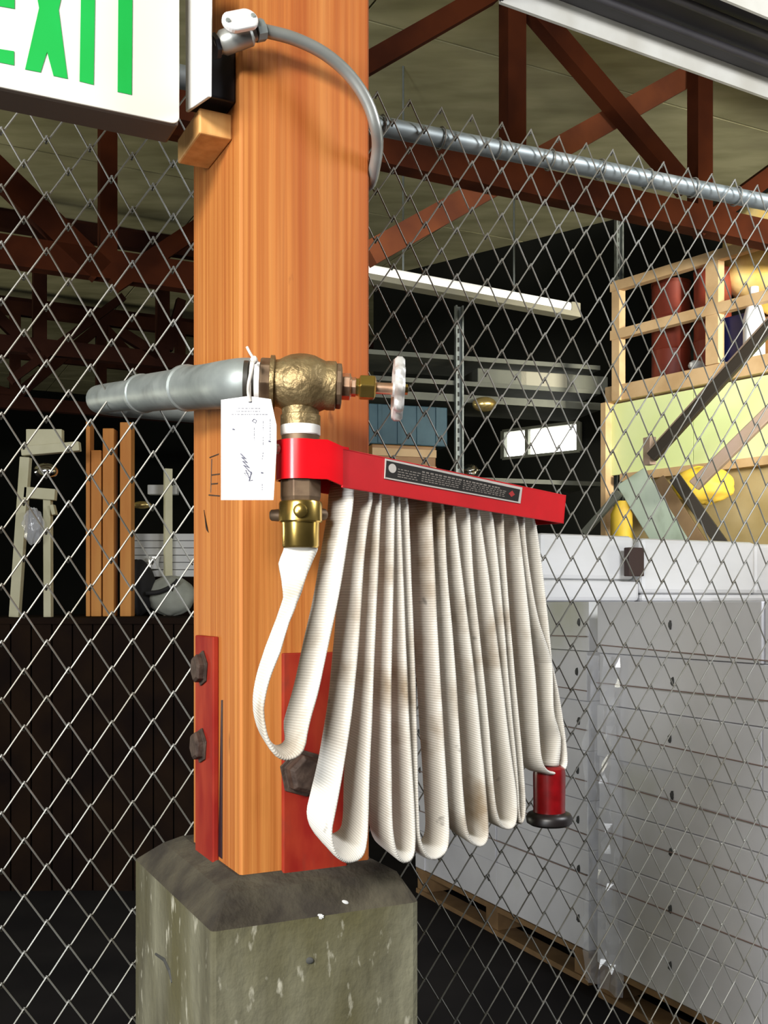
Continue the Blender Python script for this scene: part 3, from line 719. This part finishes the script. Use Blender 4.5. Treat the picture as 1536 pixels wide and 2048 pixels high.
tilt_of = {3: -.75, 7: -.5, 11: -.35, 15: -.45, 19: -.3, 23: -.2, 27: -.05}
for i, seg in enumerate(S):
    for q in seg:
        x, y = zq(q)
        tl = tilt_of.get(i, 0)
        if i and len(seg) > 1 and i not in tilt_of:
            q_i = seg.index(q); tn, tp_ = tilt_of.get(i + 1, 0), tilt_of.get(i - 1, 0)
            tl = tn * max(0, 1 - (len(seg) - q_i) * .38) + tp_ * max(0, 1 - (q_i + 1) * .38)
        elif i in tilt_of: tl *= [.72, .9, 1, .9, .72][min(seg.index(q), 4)]
        wv = V((rw.x, rw.y, tl))
        u = HW
        if i >= 24: pass
        P_(rp(x, y, u) - wv * HW, wv)
noz_top = rp(450 + 1328 / 2.048, 960 + 1180 / 2.048, 0)
P_(noz_top + V((.002, .002, .05)), rw * .9, .022, .006)
P_(noz_top + V((.0, .0, .004)), rw * .8, .020, .014)
cen = [r[0] for r in rows]
def hose_mesh():
    vs, fs, uv = [], [], []
    samples = []
    n = len(rows)
    for i in range(n - 1):
        a_, b_, c_, d_ = rows[max(i - 1, 0)], rows[i], rows[i + 1], rows[min(i + 2, n - 1)]
        m = max(3, int((c_[0] - b_[0]).length / .008))
        for kx in range(m):
            t = kx / m
            def cr(ix): return 0.5 * ((2 * b_[ix]) + (c_[ix] - a_[ix]) * t + (2 * a_[ix] - 5 * b_[ix] + 4 * c_[ix] - d_[ix]) * t * t + (3 * b_[ix] - a_[ix] - 3 * c_[ix] + d_[ix]) * t ** 3)
            samples.append((cr(0), b_[1].lerp(c_[1], t), b_[2] + (c_[2] - b_[2]) * t, b_[3] + (c_[3] - b_[3]) * t))
    samples.append(rows[-1])
    K = 16; s = 0
    for i, (p, wv, hw_, ht_) in enumerate(samples):
        t = (samples[min(i + 1, len(samples) - 1)][0] - samples[max(i - 1, 0)][0]).normalized()
        if i: s += (p - samples[i - 1][0]).length
        nr = t.cross(wv).normalized()
        for j in range(K):
            a_ = 2 * math.pi * j / K
            ca, sa_ = math.cos(a_), math.sin(a_)
            e = .55 if ht_ < .005 else .9               # flattened: nearly straight sides, round edges
            x = math.copysign(abs(ca) ** e, ca); y = math.copysign(abs(sa_) ** e, sa_)
            rip = 1 + .12 * math.sin(s * 70 + j)        # slight unevenness of the flat weave
            vs.append(p + wv * hw_ * x + nr * ht_ * y * rip); uv.append((s, j / K * .1))
    for i in range(len(samples) - 1):
        for j in range(K):
            j2 = (j + 1) % K
            fs.append((i * K + j, i * K + j2, (i + 1) * K + j2, (i + 1) * K + j))
    fs.append(tuple(range(K))[::-1]); fs.append(tuple((len(samples) - 1) * K + j for j in range(K)))
    return vs, fs, uv
vs, fs, uv = hose_mesh()
og = ORG[fh]
me = bpy.data.meshes.new('folded_hose'); me.from_pydata([tuple(p - og) for p in vs], [], fs)
ul = me.uv_layers.new(name='UVMap')
for lp_ in me.loops: ul.data[lp_.index].uv = uv[lp_.vertex_index]
for p in me.polygons: p.use_smooth = True
me.materials.append(hose_m); me.update()
ho = bpy.data.objects.new('folded_hose', me); COL.objects.link(ho); ho.parent = fh
# nozzle at the hose's end
nt_ = noz_top
nz = obj('nozzle', MB().lathe(nt_, VZ, [(-.004, .020), (0, .0255), (.010, .0268), (.066, .0262), (.074, .0268)], 32), nozzle_red, fh, smooth=35, label='dark red nozzle at the hose end')
obj('nozzle_bumper', MB().lathe(nt_, VZ, [(.072, .028), (.075, .035), (.081, .0385), (.090, .0375), (.094, .031), (.095, .012), (.085, .010)], 32), rubber, nz, smooth=50, label='black rubber bumper ring')

# ------------------------------------------------------------------ inspection tag
TY = 1.228
it = thing('inspection_tag', 'white paper inspection tag on a string at the valve inlet', 'tag', at(498, 900, TY))
def tg(x, y, o=0.0):
    bow = .012 * ((x - 440) / 115.0) ** 2                # slight curl of the card
    return at(x, y, TY + bow - o - .00003 * (y - 800))
cols = 12
outl = []
top_y = lambda x: 806 if x <= 446 else (797 - (x - 446) * .02 if x < 480 else (790 + abs(x - 497) * .12 if x < 536 else 794 + (x - 536) * 2.2))
k = MB(); xs = [442 + i * 110.0 / cols for i in range(cols + 1)]
def rightx(y): return 553 - 0.06 * max(0, y - 900) - (max(0, 850 - y) * .22)
ys = [800, 815, 830, 850, 875, 900, 925, 950, 975, 1000]
gi = {}
for jx in range(cols + 1):
    for jy, y in enumerate(ys):
        rx = rightx(y); x = 442 + (rx - 442) * jx / cols
        yy = y if jy else 792 + (abs(x - 497) * .14)
        for o_ in (0, 1):
            gi[jx, jy, o_] = len(k.v); k.v.append(tg(x, yy + (x - 442) * .0, o_ * .0006))
for jx in range(cols):
    for jy in range(len(ys) - 1):
        for o_ in (0, 1):
            k.f.append((gi[jx, jy, o_], gi[jx + 1, jy, o_], gi[jx + 1, jy + 1, o_], gi[jx, jy + 1, o_]))
for jx in range(cols):
    for jy in (0, len(ys) - 1): k.f.append((gi[jx, jy, 0], gi[jx + 1, jy, 0], gi[jx + 1, jy, 1], gi[jx, jy, 1]))
for jy in range(len(ys) - 1):
    for jx in (0, cols): k.f.append((gi[jx, jy, 0], gi[jx, jy + 1, 0], gi[jx, jy + 1, 1], gi[jx, jy, 1]))
obj('card', k, paper, it, smooth=40)
def dashes(m, segs, h, name, seed):
    kk = MB(); rnd = random.Random(seed)
    for (x0, y0, x1, y1) in segs:
        L = math.hypot(x1 - x0, y1 - y0); s = 0
        while s < L:
            l = rnd.uniform(2, 6); e = min(s + l, L)
            f0, f1 = s / L, e / L
            ux, uy = (x1 - x0) / L, (y1 - y0) / L
            pa = (x0 + (x1 - x0) * f0, y0 + (y1 - y0) * f0); pb_ = (x0 + (x1 - x0) * f1, y0 + (y1 - y0) * f1)
            kk.prism([tg(pa[0], pa[1], .0008), tg(pb_[0], pb_[1], .0008), tg(pb_[0] - uy * h, pb_[1] + ux * h, .0008), tg(pa[0] - uy * h, pa[1] + ux * h, .0008)], V((0, -.0001, 0)))
            s = e + rnd.uniform(1.2, 2.5)
    obj(name, kk, m, it, kind='stuff')
dashes(ink, [(476, 816, 522, 816), (473, 822, 520, 822), (463, 828, 535, 828), (527, 842, 527, 860), (527, 874, 527, 890), (527, 905, 525, 920), (541, 838, 541, 880), (509, 855, 509, 880), (525, 968, 525, 982)], 1.6, 'printed_text', 5)
sig = MB()
sp = [(481, 907), (492, 918), (483, 914), (495, 926), (485, 922), (499, 936), (487, 930), (504, 948), (488, 946), (500, 958), (491, 940), (503, 944), (498, 962), (505, 960)]
sig.tube([tg(x, y, .0009) for x, y in sp], .0007, 5)
obj('pen_loop', MB().tube([tg(x, y, .0009) for x, y in ((508, 838), (504, 842), (511, 846), (513, 841), (508, 838))], .0005, 5), ink_d, it)
for (x, y) in ((467, 858), (539, 882), (524, 945)): obj('pen_dot', MB().tube([tg(x - 2, y, .0009), tg(x + 2, y + 1, .0009)], .0009, 5), ink_d, it)
obj('signature', sig, ink_d, it)
obj('punch_hole', MB().tube(arc(tg(500, 803, .0008), V((1, 0, 0)), Z, .0016, 0, 360, 14), .0006, 6), ink, it)
stp = catmull([tg(500, 803, .001), tg(497, 785, .004), tg(498, 765, .012), tg(503, 742, .014), tg(507, 722, .010), at(508, 718, 1.245)], .004)
obj('string', MB().tube(stp, .0022, 8), string_m, it, smooth=60)
obj('string_knot', MB().ball(tg(508, 720, .012), .0042, 1, 1, 1.1, lump=.15), string_m, it, smooth=80)
obj('string_end', MB().tube(catmull([tg(508, 718, .012), tg(500, 706, .014), tg(494, 694, .012)], .004), [.0018] * 2 + [.0014] * 40 if False else .0017, 7), string_m, it, smooth=60)
obj('string_loop', MB().tube([VA + vx * vt(503) + (u_ * math.cos(R(t)) + v_ * math.sin(R(t))) * .0252 for t in range(0, 360, 20)], .0016, 6), string_m, it, smooth=60)

# ------------------------------------------------------------------ wrapped pallet loads behind the fence, right
AX = V((.433, -.901, 0)); AY = V((.901, .433, 0))        # along the visible faces towards the viewer, and into the load
def pallet_load(label, corner, ncart, wc, nlay, first_off, slot_at, depth, film_on):
    t = thing('pallet_load', label, 'pallet', corner + AX * (ncart * wc / 2) + AY * depth / 2, 'wrapped loads on pallets')
    L = first_off + ncart * wc
    def bx(a0, a1, b0, b1, z0, z1): return MB().box(corner + AX * (a0 + a1) / 2 + AY * (b0 + b1) / 2 + Z * (z0 + z1) / 2, AX * (a1 - a0) / 2, AY * (b1 - b0) / 2, Z * (z1 - z0) / 2)
    for k_ in range(3):
        s = L / 2 * k_; s = min(max(s, .05), L - .05)
        obj('pallet_block', bx(s - .05, s + .05, .01, depth - .01, .022, .105), pallet_m, t)
    for z in (0, .105):
        for k_ in range(4):
            y = .0 + k_ * (depth - .1) / 3
            obj('pallet_board', bx(0, L, y, y + .1, z, z + .022), pallet_m, t)
    rr = random.Random(ncart * 7 + nlay)
    slots = MB()
    for l_ in range(nlay):
        for c_ in range(-1 if first_off > 0 else 0, ncart):
            a0 = first_off + c_ * wc; a1 = a0 + wc; a0 = max(a0, 0)
            j = rr.uniform(-.006, .006)
            z0 = .13 + l_ * .19
            cb = obj('carton', bx(a0 + .0012, a1 - .0012, j, depth + j, z0, z0 + .1885), carton_w, t, bevel=.003)
            sc_ = (first_off + c_ * wc + slot_at)
            if a0 < sc_ < a1:
                obj('hand_slot', MB().ball(corner + AX * sc_ + AY * (j - .0005) + Z * (z0 + .11), .013, AX.x + .3, .25, 1.1, lump=.2), smudge, cb)
    top = .13 + nlay * .19
    for i, zz in enumerate((.42, .62, .80, .98, 1.16, 1.30)):
        sl = rr.uniform(-.05, .03)
        kk = MB().tube([corner - AY * .008 + Z * (zz + sl * 0), corner + AX * L * .5 - AY * .009 + Z * (zz + sl * .7), corner + AX * L - AY * .008 + Z * (zz + sl)], .0022, 5)
        obj('stretch_band', kk, band_m, t)
    if film_on:                                           # loose clear stretch film bunched at the far corner
        fm = MB(); rf = random.Random(11); NX, NZ = 9, 34
        for i in range(NZ + 1):
            for j_ in range(NX + 1):
                u = j_ / NX
                fm.v.append(corner + AX * (-.05 + u * .20 + rf.uniform(-.01, .01)) - AY * (.012 + .012 * math.sin(u * 17 + i * .35) + rf.uniform(0, .012)) + Z * (.05 + (top - .25) * i / NZ))
        for i in range(NZ):
            for j_ in range(NX):
                q = i * (NX + 1) + j_; fm.f.append((q, q + 1, q + NX + 2, q + NX + 1))
        obj('stretch_film', fm, film, t, label='loose clear film')
    return t
cA = at(1196, 1918, 3.83); cA.z = 0
pallet_load('nearest white pallet load, at lower right behind the fence', cA, 3, .8, 7, 0, .40, 1.0, True)
cB = at(832, 1723, 5.22); cB.z = 0
pallet_load('white carton pallet load behind the hose nozzle on brown pallet', cB, 2, .66, 7, .10, .60, 1.0, False)
# white bales lying on top of the carton load
zt_b = 1.4602
c0 = at(1084, 1065, 4.32); ztop = c0.z; c0.z = zt_b
wl = thing('wrapped_bales', 'white wrapped bales lying on top of the carton load right of the hose', 'bales', c0 + D * .7 + N * .2)
def lb(a0, a1, b0, b1, z0, z1): return MB().box(c0 + D * (a0 + a1) / 2 + N * (b0 + b1) / 2 + Z * (z0 + z1) / 2, D * (a1 - a0) / 2, N * (b1 - b0) / 2, Z * (z1 - z0) / 2)
hb = ztop - zt_b
for (a0, a1, n0_, z0, z1) in ((0, .52, 0, .0, .32), (.0, .50, .012, .325, 1), (.53, 1.9, 0.0, .0, .12), (.52, 1.2, -.012, .125, .97), (1.2, 1.95, .0, .125, .95)):
    obj('white_bale', lb(a0, a1, n0_, .42, z0 * hb, z1 * hb), carton_top, wl, bevel=.02)
bc = onplane(1268, 1124, c0 - N * .035, N)  # dark block added in place of a gap in the bales
obj('dark_gap', MB().box(bc, D * .042, N * .018, Z * .062), gap_dark, label='small dark block standing for a gap in the white bales', cat='box', bevel=.004, base=bc)

# ------------------------------------------------------------------ mezzanine with timber rail, right
MY0, MY1 = 6.6, 5.7
m0, m1 = at(1232, 1208, MY0), at(1560, 1208, MY1)
md = (m1 - m0); md.z = 0; mlen = md.length; md.normalize(); mn = V((-md.y, md.x, 0))   # mn points away
if mn.y < 0: mn = -mn
mb_ = V((m0.x, m0.y, 0))
def mp(px, py): return onplane(px, py, mb_, mn)
mz = thing('mezzanine', 'raised timber mezzanine with rail and lime panel at right', 'mezzanine', mb_ + md * 1)
z_l = mp(1300, 757).z
ML = mlen + 1.3
def mbox(a0, a1, b0, b1, z0, z1): return MB().box(mb_ + md * (a0 + a1) / 2 + mn * (b0 + b1) / 2 + Z * (z0 + z1) / 2, md * (a1 - a0) / 2, mn * (b1 - b0) / 2, Z * (z1 - z0) / 2)
obj('deck', mbox(-.08, ML, -.01, 1.2, z_l - .1, z_l), tan_wood, mz)
zr1, zr2 = mp(1350, 538).z, mp(1350, 640).z
obj('corner_post', mbox(-.01, .05, -.03, .03, z_l - .1, zr1 + .03), tan_wood, mz)
obj('support_post', mbox(-.10, -.06, -.03, .05, 0, z_l - .1), tan_wood, mz)
obj('rail_post', mbox(mlen * .60, mlen * .60 + .085, -.03, .03, z_l, zr1 + .02), tan_wood, mz)
obj('top_rail', mbox(-.02, ML, -.035, .015, zr1 - .035, zr1 + .025), tan_wood, mz)
obj('mid_rail', mbox(-.02, ML, -.035, .015, zr2 - .035, zr2 + .025), tan_wood, mz)
zp0, zp1 = mp(1300, 940).z, z_l - .1
for k_ in range(3):
    obj('lime_panel', mbox(-.06 + k_ * .62, .555 + k_ * .62, 0.03, .045, zp0, zp1 - .01), lime, mz)
obj('kick_board', mbox(0.03, ML, 0, .05, zp0 - .05, zp0), tan_wood, mz)
obj('tarp_wall', mbox(.03, ML, .05, .08, 0.0, zp0 - .04), khaki, mz)
# things on the deck
def drum(px, label, r):
    c = mp(px, 700); c = V((c.x, c.y, z_l)) + mn * .25
    h = .62
    t = thing('red_drum', label, 'drum', c, 'rusty red drums on the mezzanine')
    obj('shell', MB().lathe(c, Z, [(0, r), (.01, r), (h * .33, r), (h * .34, r * 1.04), (h * .36, r), (h * .66, r), (h * .67, r * 1.04), (h * .69, r), (h, r)], 28), red_drum, t, smooth=30)
    obj('lid', MB().lathe(c + Z * h, Z, [(0, r * 1.03), (.02, r * 1.03), (.02, r * .95), (.015, r * .9)], 28), red_drum, t, smooth=30)
drum(1292, 'rusty red drum nearer the mezzanine corner post', .12)
drum(1375, 'rusty red drum beside the middle rail post of the mezzanine', .11)
def lump_obj(name, label, cat, c, r, sx, sy, sz, m, lump=.08, group=None):
    return obj(name, MB().ball(c, r, sx, sy, sz, 24, 14, lump), m, label=label, cat=cat, smooth=80, sub=1, base=c - Z * r * sz, group=group)
c = mp(1462, 510) + mn * .62; c.z = z_l + .64
gp = thing('cardboard_stack', 'stand of cardboard boxes under the golden sack on the mezzanine', 'box', V((c.x, c.y, z_l)))
obj('lower_box', MB().box(V((c.x, c.y, z_l + .17)), md * .28, mn * .2, Z * .169), amber, gp, bevel=.01)
lump_obj('golden_sack', 'golden wrapped sack bulging behind the mezzanine rail', 'sack', V((c.x, c.y, z_l + .74)), .36, 1.2, .8, 1.1, gold_wrap, .06)
c = mp(1455, 668) + mn * .12
obj('navy_carton', MB().box(V((c.x, c.y, z_l + .14)), md * .11, mn * .06, Z * .14), navy, label='dark blue carton beside the white bottle on the mezzanine', cat='box', bevel=.008, base=V((c.x, c.y, z_l)))
c = mp(1502, 650) + mn * .03; c.z = z_l
bt = thing('white_bottle', 'tall white bottle on the mezzanine behind the handrail', 'bottle', c)
obj('bottle_body', MB().lathe(c, Z, [(0, .05), (.01, .06), (.22, .06), (.28, .045), (.33, .022), (.36, .022)], 24), bottle_m, bt, smooth=40)
obj('bottle_cap', MB().lathe(c + Z * .36, Z, [(0, .027), (.04, .025)], 16), bottle_m, bt, smooth=40)
lump_obj('white_cup', 'small crumpled white cup on the mezzanine ledge', 'cup', mp(1382, 728) + mn * .05 , .035, 1.4, 1, .8, pale, .15)

# stair handrails and planks leaning in front of the mezzanine
def rail(name, label, pts, wd_, ht_, m):
    o_ = thing(name, label, 'handrail', pts[0])
    obj('rail_bar', MB().beam(pts[0], pts[1], wd_, ht_, None), m, o_, bevel=.004)
    return o_
s0, s1 = at(1160, 1072, 5.35), at(1580, 606, 4.75)
k_ = (at(1302, 917, 5.2))
h1 = thing('stair_handrail', 'dark sloping handrail crossing the lime panel', 'handrail', s0, 'sloping stair handrails')
obj('rail_bar', MB().beam(at(1303, 915, 5.20), at(1600, 588, 4.78), .04, .055), rail_dark, h1, bevel=.005)
obj('rail_edge', MB().beam(at(1297, 908, 5.22), at(1590, 582, 4.80), .03, .022), rail_pink, h1, bevel=.003)
obj('lower_bar', MB().beam(at(1168, 1066, 5.42), at(1240, 985, 5.3), .03, .035), shelf_m, h1, bevel=.003)
obj('rail_post', MB().beam(at(1596, 594, 4.80), V((*at(1596, 594, 4.80).xy, 0)), .05, .05, D), rail_pink, h1)
obj('rail_end', MB().beam(at(1299, 930, 5.23), at(1299, 875, 5.23), .04, .05, D), rail_pink, h1)
h2 = thing('stair_handrail', 'dusty pink sloping handrail right of the dark one', 'handrail', at(1390, 970, 5.1), 'sloping stair handrails')
obj('rail_bar', MB().beam(at(1388, 972, 5.10), at(1590, 774, 4.86), .045, .06), rail_pink, h2, bevel=.005)
obj('rail_post', MB().beam(at(1586, 780, 4.87), V((*at(1586, 780, 4.87).xy, 0)), .05, .05, D), rail_pink, h2)
def plank(label, a_, b_, wd_, m):
    bt_ = V((b_.x, b_.y, 0)); dirv = (b_ - a_)
    foot = a_ + dirv * (a_.z / (a_.z - b_.z))
    obj('leaning_plank', MB().beam(a_, foot, .04, wd_, V((.3, 1, .2))), m, label=label, cat='plank', group='planks leaning behind the white load', bevel=.004, base=foot)
plank('grey-green plank leaning left of the brown plank', at(1262, 955, 5.45), at(1370, 1130, 5.25), .165, green_plank)
plank('brown plank leaning between green and dark planks', at(1316, 960, 5.4), at(1426, 1130, 5.2), .075, brown_plank)
plank('narrow dark plank leaning right of the brown plank', at(1350, 955, 5.35), at(1474, 1130, 5.15), .06, rail_dark)
yc = at(1243, 1035, 6.3)
ys_ = thing('yellow_bundle', 'yellow upright bundle at the foot of the mezzanine post', 'bundle', V((yc.x, yc.y, 0)))
obj('bundle', MB().lathe(V((yc.x, yc.y, 0)), Z, [(0, .07), (.2, .075), (1.6, .07), (yc.z + .02, .065), (yc.z + .1, .03)], 18), yellow_m, ys_, smooth=50)
lump_obj('yellow_bag', 'large yellow bag lying right of the leaning planks', 'bag', mp(1440, 975) - mn * .16, .12, 1.5, .9, .9, yellow_m, .12)
lump_obj('yellow_bag', 'small yellow bag mostly hidden behind the leaning planks', 'bag', mp(1392, 1045) - mn * .2, .06, 1.3, .9, .8, yellow_m, .12)

# ------------------------------------------------------------------ steel shelving and goods beyond the fence, middle
SY = 6.7
sh0, sh1 = at(745, 1208, SY), at(1195, 1208, SY + .45); sd_ = (sh1 - sh0); sd_.z = 0; sl_ = sd_.length; sd_.normalize(); sn_ = V((-sd_.y, sd_.x, 0))
sbase = V((sh0.x, sh0.y, 0))
def sp_(px, py): return onplane(px, py, sbase, sn_)
su = thing('steel_shelving', 'grey slotted steel shelving beyond the fence right of the post', 'shelving', sbase + sd_ * sl_ / 2)
def upright(px, ytop):
    p_ = sp_(px, ytop); q_ = V((p_.x, p_.y, 0))
    k2 = MB()
    for s_ in (-1, 1): k2.beam(q_ + sd_ * s_ * .022, p_ + sd_ * s_ * .022, .010, .035, sd_)
    k2.beam(q_ + sn_ * .02, p_ + sn_ * .02, .05, .006, sd_)
    obj('upright', k2, galv, su)
    hs = MB(); z = .2
    while z < p_.z - .05:
        hs.box(V((q_.x, q_.y, z)) + sn_ * .0135, sd_ * .006, sn_ * .004, Z * .014); z += .06
    obj('slot_row', hs, smudge, su, kind='stuff')
upright(918, 612); upright(1238, 415)
for (py, ht_, m) in ((720, .03, shelf_m), (770, .03, shelf_m), (800, .05, shelf_m), (960, .03, shelf_m)):
    zz = sp_(1000, py).z
    obj('shelf_board', MB().box(sbase + sd_ * (sl_ * .5) + sn_ * .26 + Z * zz, sd_ * (sl_ * .52), sn_ * .24, Z * ht_ / 2), m, su)
zs = sp_(1000, 960).z + .015
def on_shelf(px, zz, off=.2):
    p_ = sp_(px, 900); return V((p_.x, p_.y, zz)) + sn_ * off
c = on_shelf(820, zs + .16, .25)
sup = thing('amber_crate', 'amber wooden crate under the teal crate on the shelving', 'crate', on_shelf(820, zs, .25))
obj('crate_body', MB().box(on_shelf(815, zs + .10, .25), sd_ * .22, sn_ * .18, Z * .10), amber, sup, bevel=.006)
for k_ in (-.06, .05): obj('slat', MB().box(on_shelf(815, zs + .10 + k_, .25) - sn_ * .185, sd_ * .22, sn_ * .006, Z * .025), tan_wood, sup)
tc = thing('teal_crate', 'dark teal crate on the shelving behind the handwheel', 'crate', on_shelf(822, zs + .20, .25))
obj('crate_body', MB().box(on_shelf(822, zs + .20 + .13, .25), sd_ * .27, sn_ * .2, Z * .13), teal_crate, tc, bevel=.006)
for k_ in range(4): obj('rib', MB().box(on_shelf(822, zs + .33, .25) - sn_ * .205 + sd_ * (-.2 + k_ * .133), sd_ * .012, sn_ * .006, Z * .125), teal_crate, tc)
zz8 = sp_(1000, 800).z
lump_obj('brass_pot', 'shiny brass pot hanging at the shelf beside the upright', 'pot', sp_(962, 812) - sn_ * .06, .055, 1.5, 1, .9, gold_pot, .03)
c = sp_(950, 915) - sn_ * .02
lump_obj('foil_parcel', 'small crumpled foil parcel below the brass pot', 'parcel', V((c.x, c.y, zs + .045)) + sn_ * .1, .06, 1, .8, .8, chrome, .2)
for i_, (px, sx_, lab) in enumerate(((1010, .18, 'long grey box on the shelf at the left end of a row'), (1100, .2, 'long grey box in the middle of the shelf row'), (1180, .16, 'long grey box at the right end of the shelf row'))):
    zt_ = sp_(1000, 770).z + .015
    p_ = on_shelf(px, zt_ + .05, .2)
    obj('long_box', MB().box(p_, sd_ * sx_, sn_ * .16, Z * .05), [shelf_m, lamp_beige, shelf_m][i_], label=lab, cat='box', group='long boxes on the steel shelf', bevel=.006, base=p_ - Z * .05)

# ------------------------------------------------------------------ dim goods left of the post
LY = 6.2
def lw(px, py, y=LY): return at(px, py, y)
BY = 5.25
bn = thing('dark_workbench', 'low boarded workbench, its boards blackened for shade, behind the fence left of the post', 'bench', V((at(200, 0, BY).x, BY + .5, 0)))  # bench widened and its boards blackened to stand in for shade
zt = at(300, 1236, BY).z
bx0, bx1 = at(-140, 0, BY).x, at(470, 0, BY).x
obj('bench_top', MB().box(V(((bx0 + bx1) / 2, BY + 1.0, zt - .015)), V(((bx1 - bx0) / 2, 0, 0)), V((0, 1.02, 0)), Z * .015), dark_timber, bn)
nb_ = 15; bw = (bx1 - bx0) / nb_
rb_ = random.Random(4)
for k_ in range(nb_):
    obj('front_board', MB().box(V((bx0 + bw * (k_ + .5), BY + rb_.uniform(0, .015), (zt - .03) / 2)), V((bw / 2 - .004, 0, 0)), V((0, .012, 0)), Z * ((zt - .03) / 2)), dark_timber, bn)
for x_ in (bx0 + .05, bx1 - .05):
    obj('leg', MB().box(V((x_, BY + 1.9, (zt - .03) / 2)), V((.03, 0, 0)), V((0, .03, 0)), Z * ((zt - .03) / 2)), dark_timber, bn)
for (x0, x1, yt, lab) in ((181, 189, 848, 'narrow orange timber upright at the left of the row behind the fence'), (191, 211, 905, 'broadest orange timber upright, second in the row behind the fence'), (214, 236, 862, 'orange timber upright third in the row behind the fence'), (248, 270, 850, 'orange timber upright nearest the post, behind the fence')):
    p_ = lw((x0 + x1) / 2, yt, 6.0); wdt = (x1 - x0) / F * 6.0
    obj('timber_upright', MB().box(V((p_.x, 5.95, (p_.z + zt) / 2)), V((wdt / 2, 0, 0)), V((0, .045, 0)), Z * (p_.z - zt) / 2), orange_wood, label=lab, cat='timber', group='orange uprights behind the fence', bevel=.004, base=V((p_.x, 5.95, zt)))
cf = thing('cream_rack', 'cream steel rack standing at far left behind the fence', 'rack', V((lw(70, 0).x, 5.6, zt)))
def cbar(a_, b_, w_, h_, m=cream, nm='bar'): obj(nm, MB().beam(a_, b_, w_, h_, V((0, 1, 0))), m, cf, bevel=.003)
cbar(lw(52, 915, 5.6), V((lw(30, 0, 5.6).x, 5.6, zt)), .05, .052, nm='post')
cbar(lw(96, 985, 5.62), V((lw(97, 0, 5.62).x, 5.62, zt)), .05, .04, nm='post')
cbar(lw(55, 880, 5.6), lw(126, 880, 5.6), .05, .11, nm='header_plate')
cbar(lw(45, 903, 5.58), lw(160, 893, 5.58), .05, .05, nm='header_bar')
cbar(lw(50, 985, 5.6), lw(112, 990, 5.6), .05, .06, nm='cross_bar')
cbar(lw(105, 1010, 5.6), lw(110, 1030, 5.6), .05, .02, nm='bracket')
lump_obj('silver_floodlamp', 'round silver lamp bowl hanging inside the cream rack', 'lamp', lw(92, 943, 5.7), .062, 1.1, 1, .75, chrome, .02)
lump_obj('clear_bag', 'crumpled clear plastic bag tied to the cream rack', 'bag', lw(66, 1052, 5.5), .07, .75, .7, 1.35, film, .25)
# on the bench
pb_ = thing('pale_board_stack', 'stack of pale boards on the workbench beside the post', 'boards', V((lw(335, 0).x, LY + .35, zt)))
for k_ in range(6):
    obj('board', MB().box(V((lw(338 + (k_ % 2) * 4, 0, LY + .4).x, LY + .45, zt + .24 + k_ * .045 + .021)), V((.22, 0, 0)), V((0, .22, 0)), Z * .021), pale, pb_, bevel=.003)
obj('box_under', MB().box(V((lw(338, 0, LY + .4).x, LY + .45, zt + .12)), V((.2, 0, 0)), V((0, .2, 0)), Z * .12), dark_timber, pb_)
gh = lump_obj('grey_bundle', 'grey cloth bundle with black strap on the workbench', 'bundle', V((lw(335, 0).x, LY + .1, zt + .12)), .15, 1.0, .7, .82, grey_heap, .05)
obj('bundle_strap', MB().tube(catmull([lw(292, 1186, LY - .03), lw(318, 1184, LY - .03), lw(345, 1172, LY - .03), lw(356, 1160, LY - .02)], .02), .014, 8), black_cloth, label='black strap lying across the grey bundle', cat='strap', smooth=60, base=lw(318, 1186, LY))
lump_obj('black_bag', 'black bag slumped on the workbench left of the grey bundle', 'bag', V((lw(270, 0).x, LY + .08, zt + .17)), .17, .62, .6, 1.0, black_cloth, .06)
c = V((lw(311, 0, LY + .25).x, LY + .20, lw(311, 1138, LY + .2).z))
cps = thing('steel_beaker', 'bright steel beaker in front of the pale boards', 'beaker', V((c.x, c.y, c.z)))
obj('beaker_wall', MB().lathe(c, Z, [(0, .03), (.07, .036), (.072, .033), (.07, .03)], 18), alu, cps, smooth=40)
obj('beaker_rim', MB().lathe(c + Z * .068, Z, [(0, .037), (.006, .037)], 18), alu, cps)
cs = thing('cream_stand', 'cream upright stand with white box near the post', 'stand', V((lw(332, 0, 6.5).x, 6.4, zt)))
obj('stand_pole', MB().beam(lw(336, 938, 6.38), V((lw(336, 0, 6.38).x, 6.38, zt)), .045, .04, D), cream, cs)
obj('white_box', MB().beam(lw(297, 980, 6.5), lw(356, 980, 6.5), .06, .06, V((0, 1, 0))), pale, cs, bevel=.004)
obj('brass_fitting', MB().ball(lw(284, 1010, 6.4), .03, 2, 1, .8), gold_pot, cs, smooth=80)
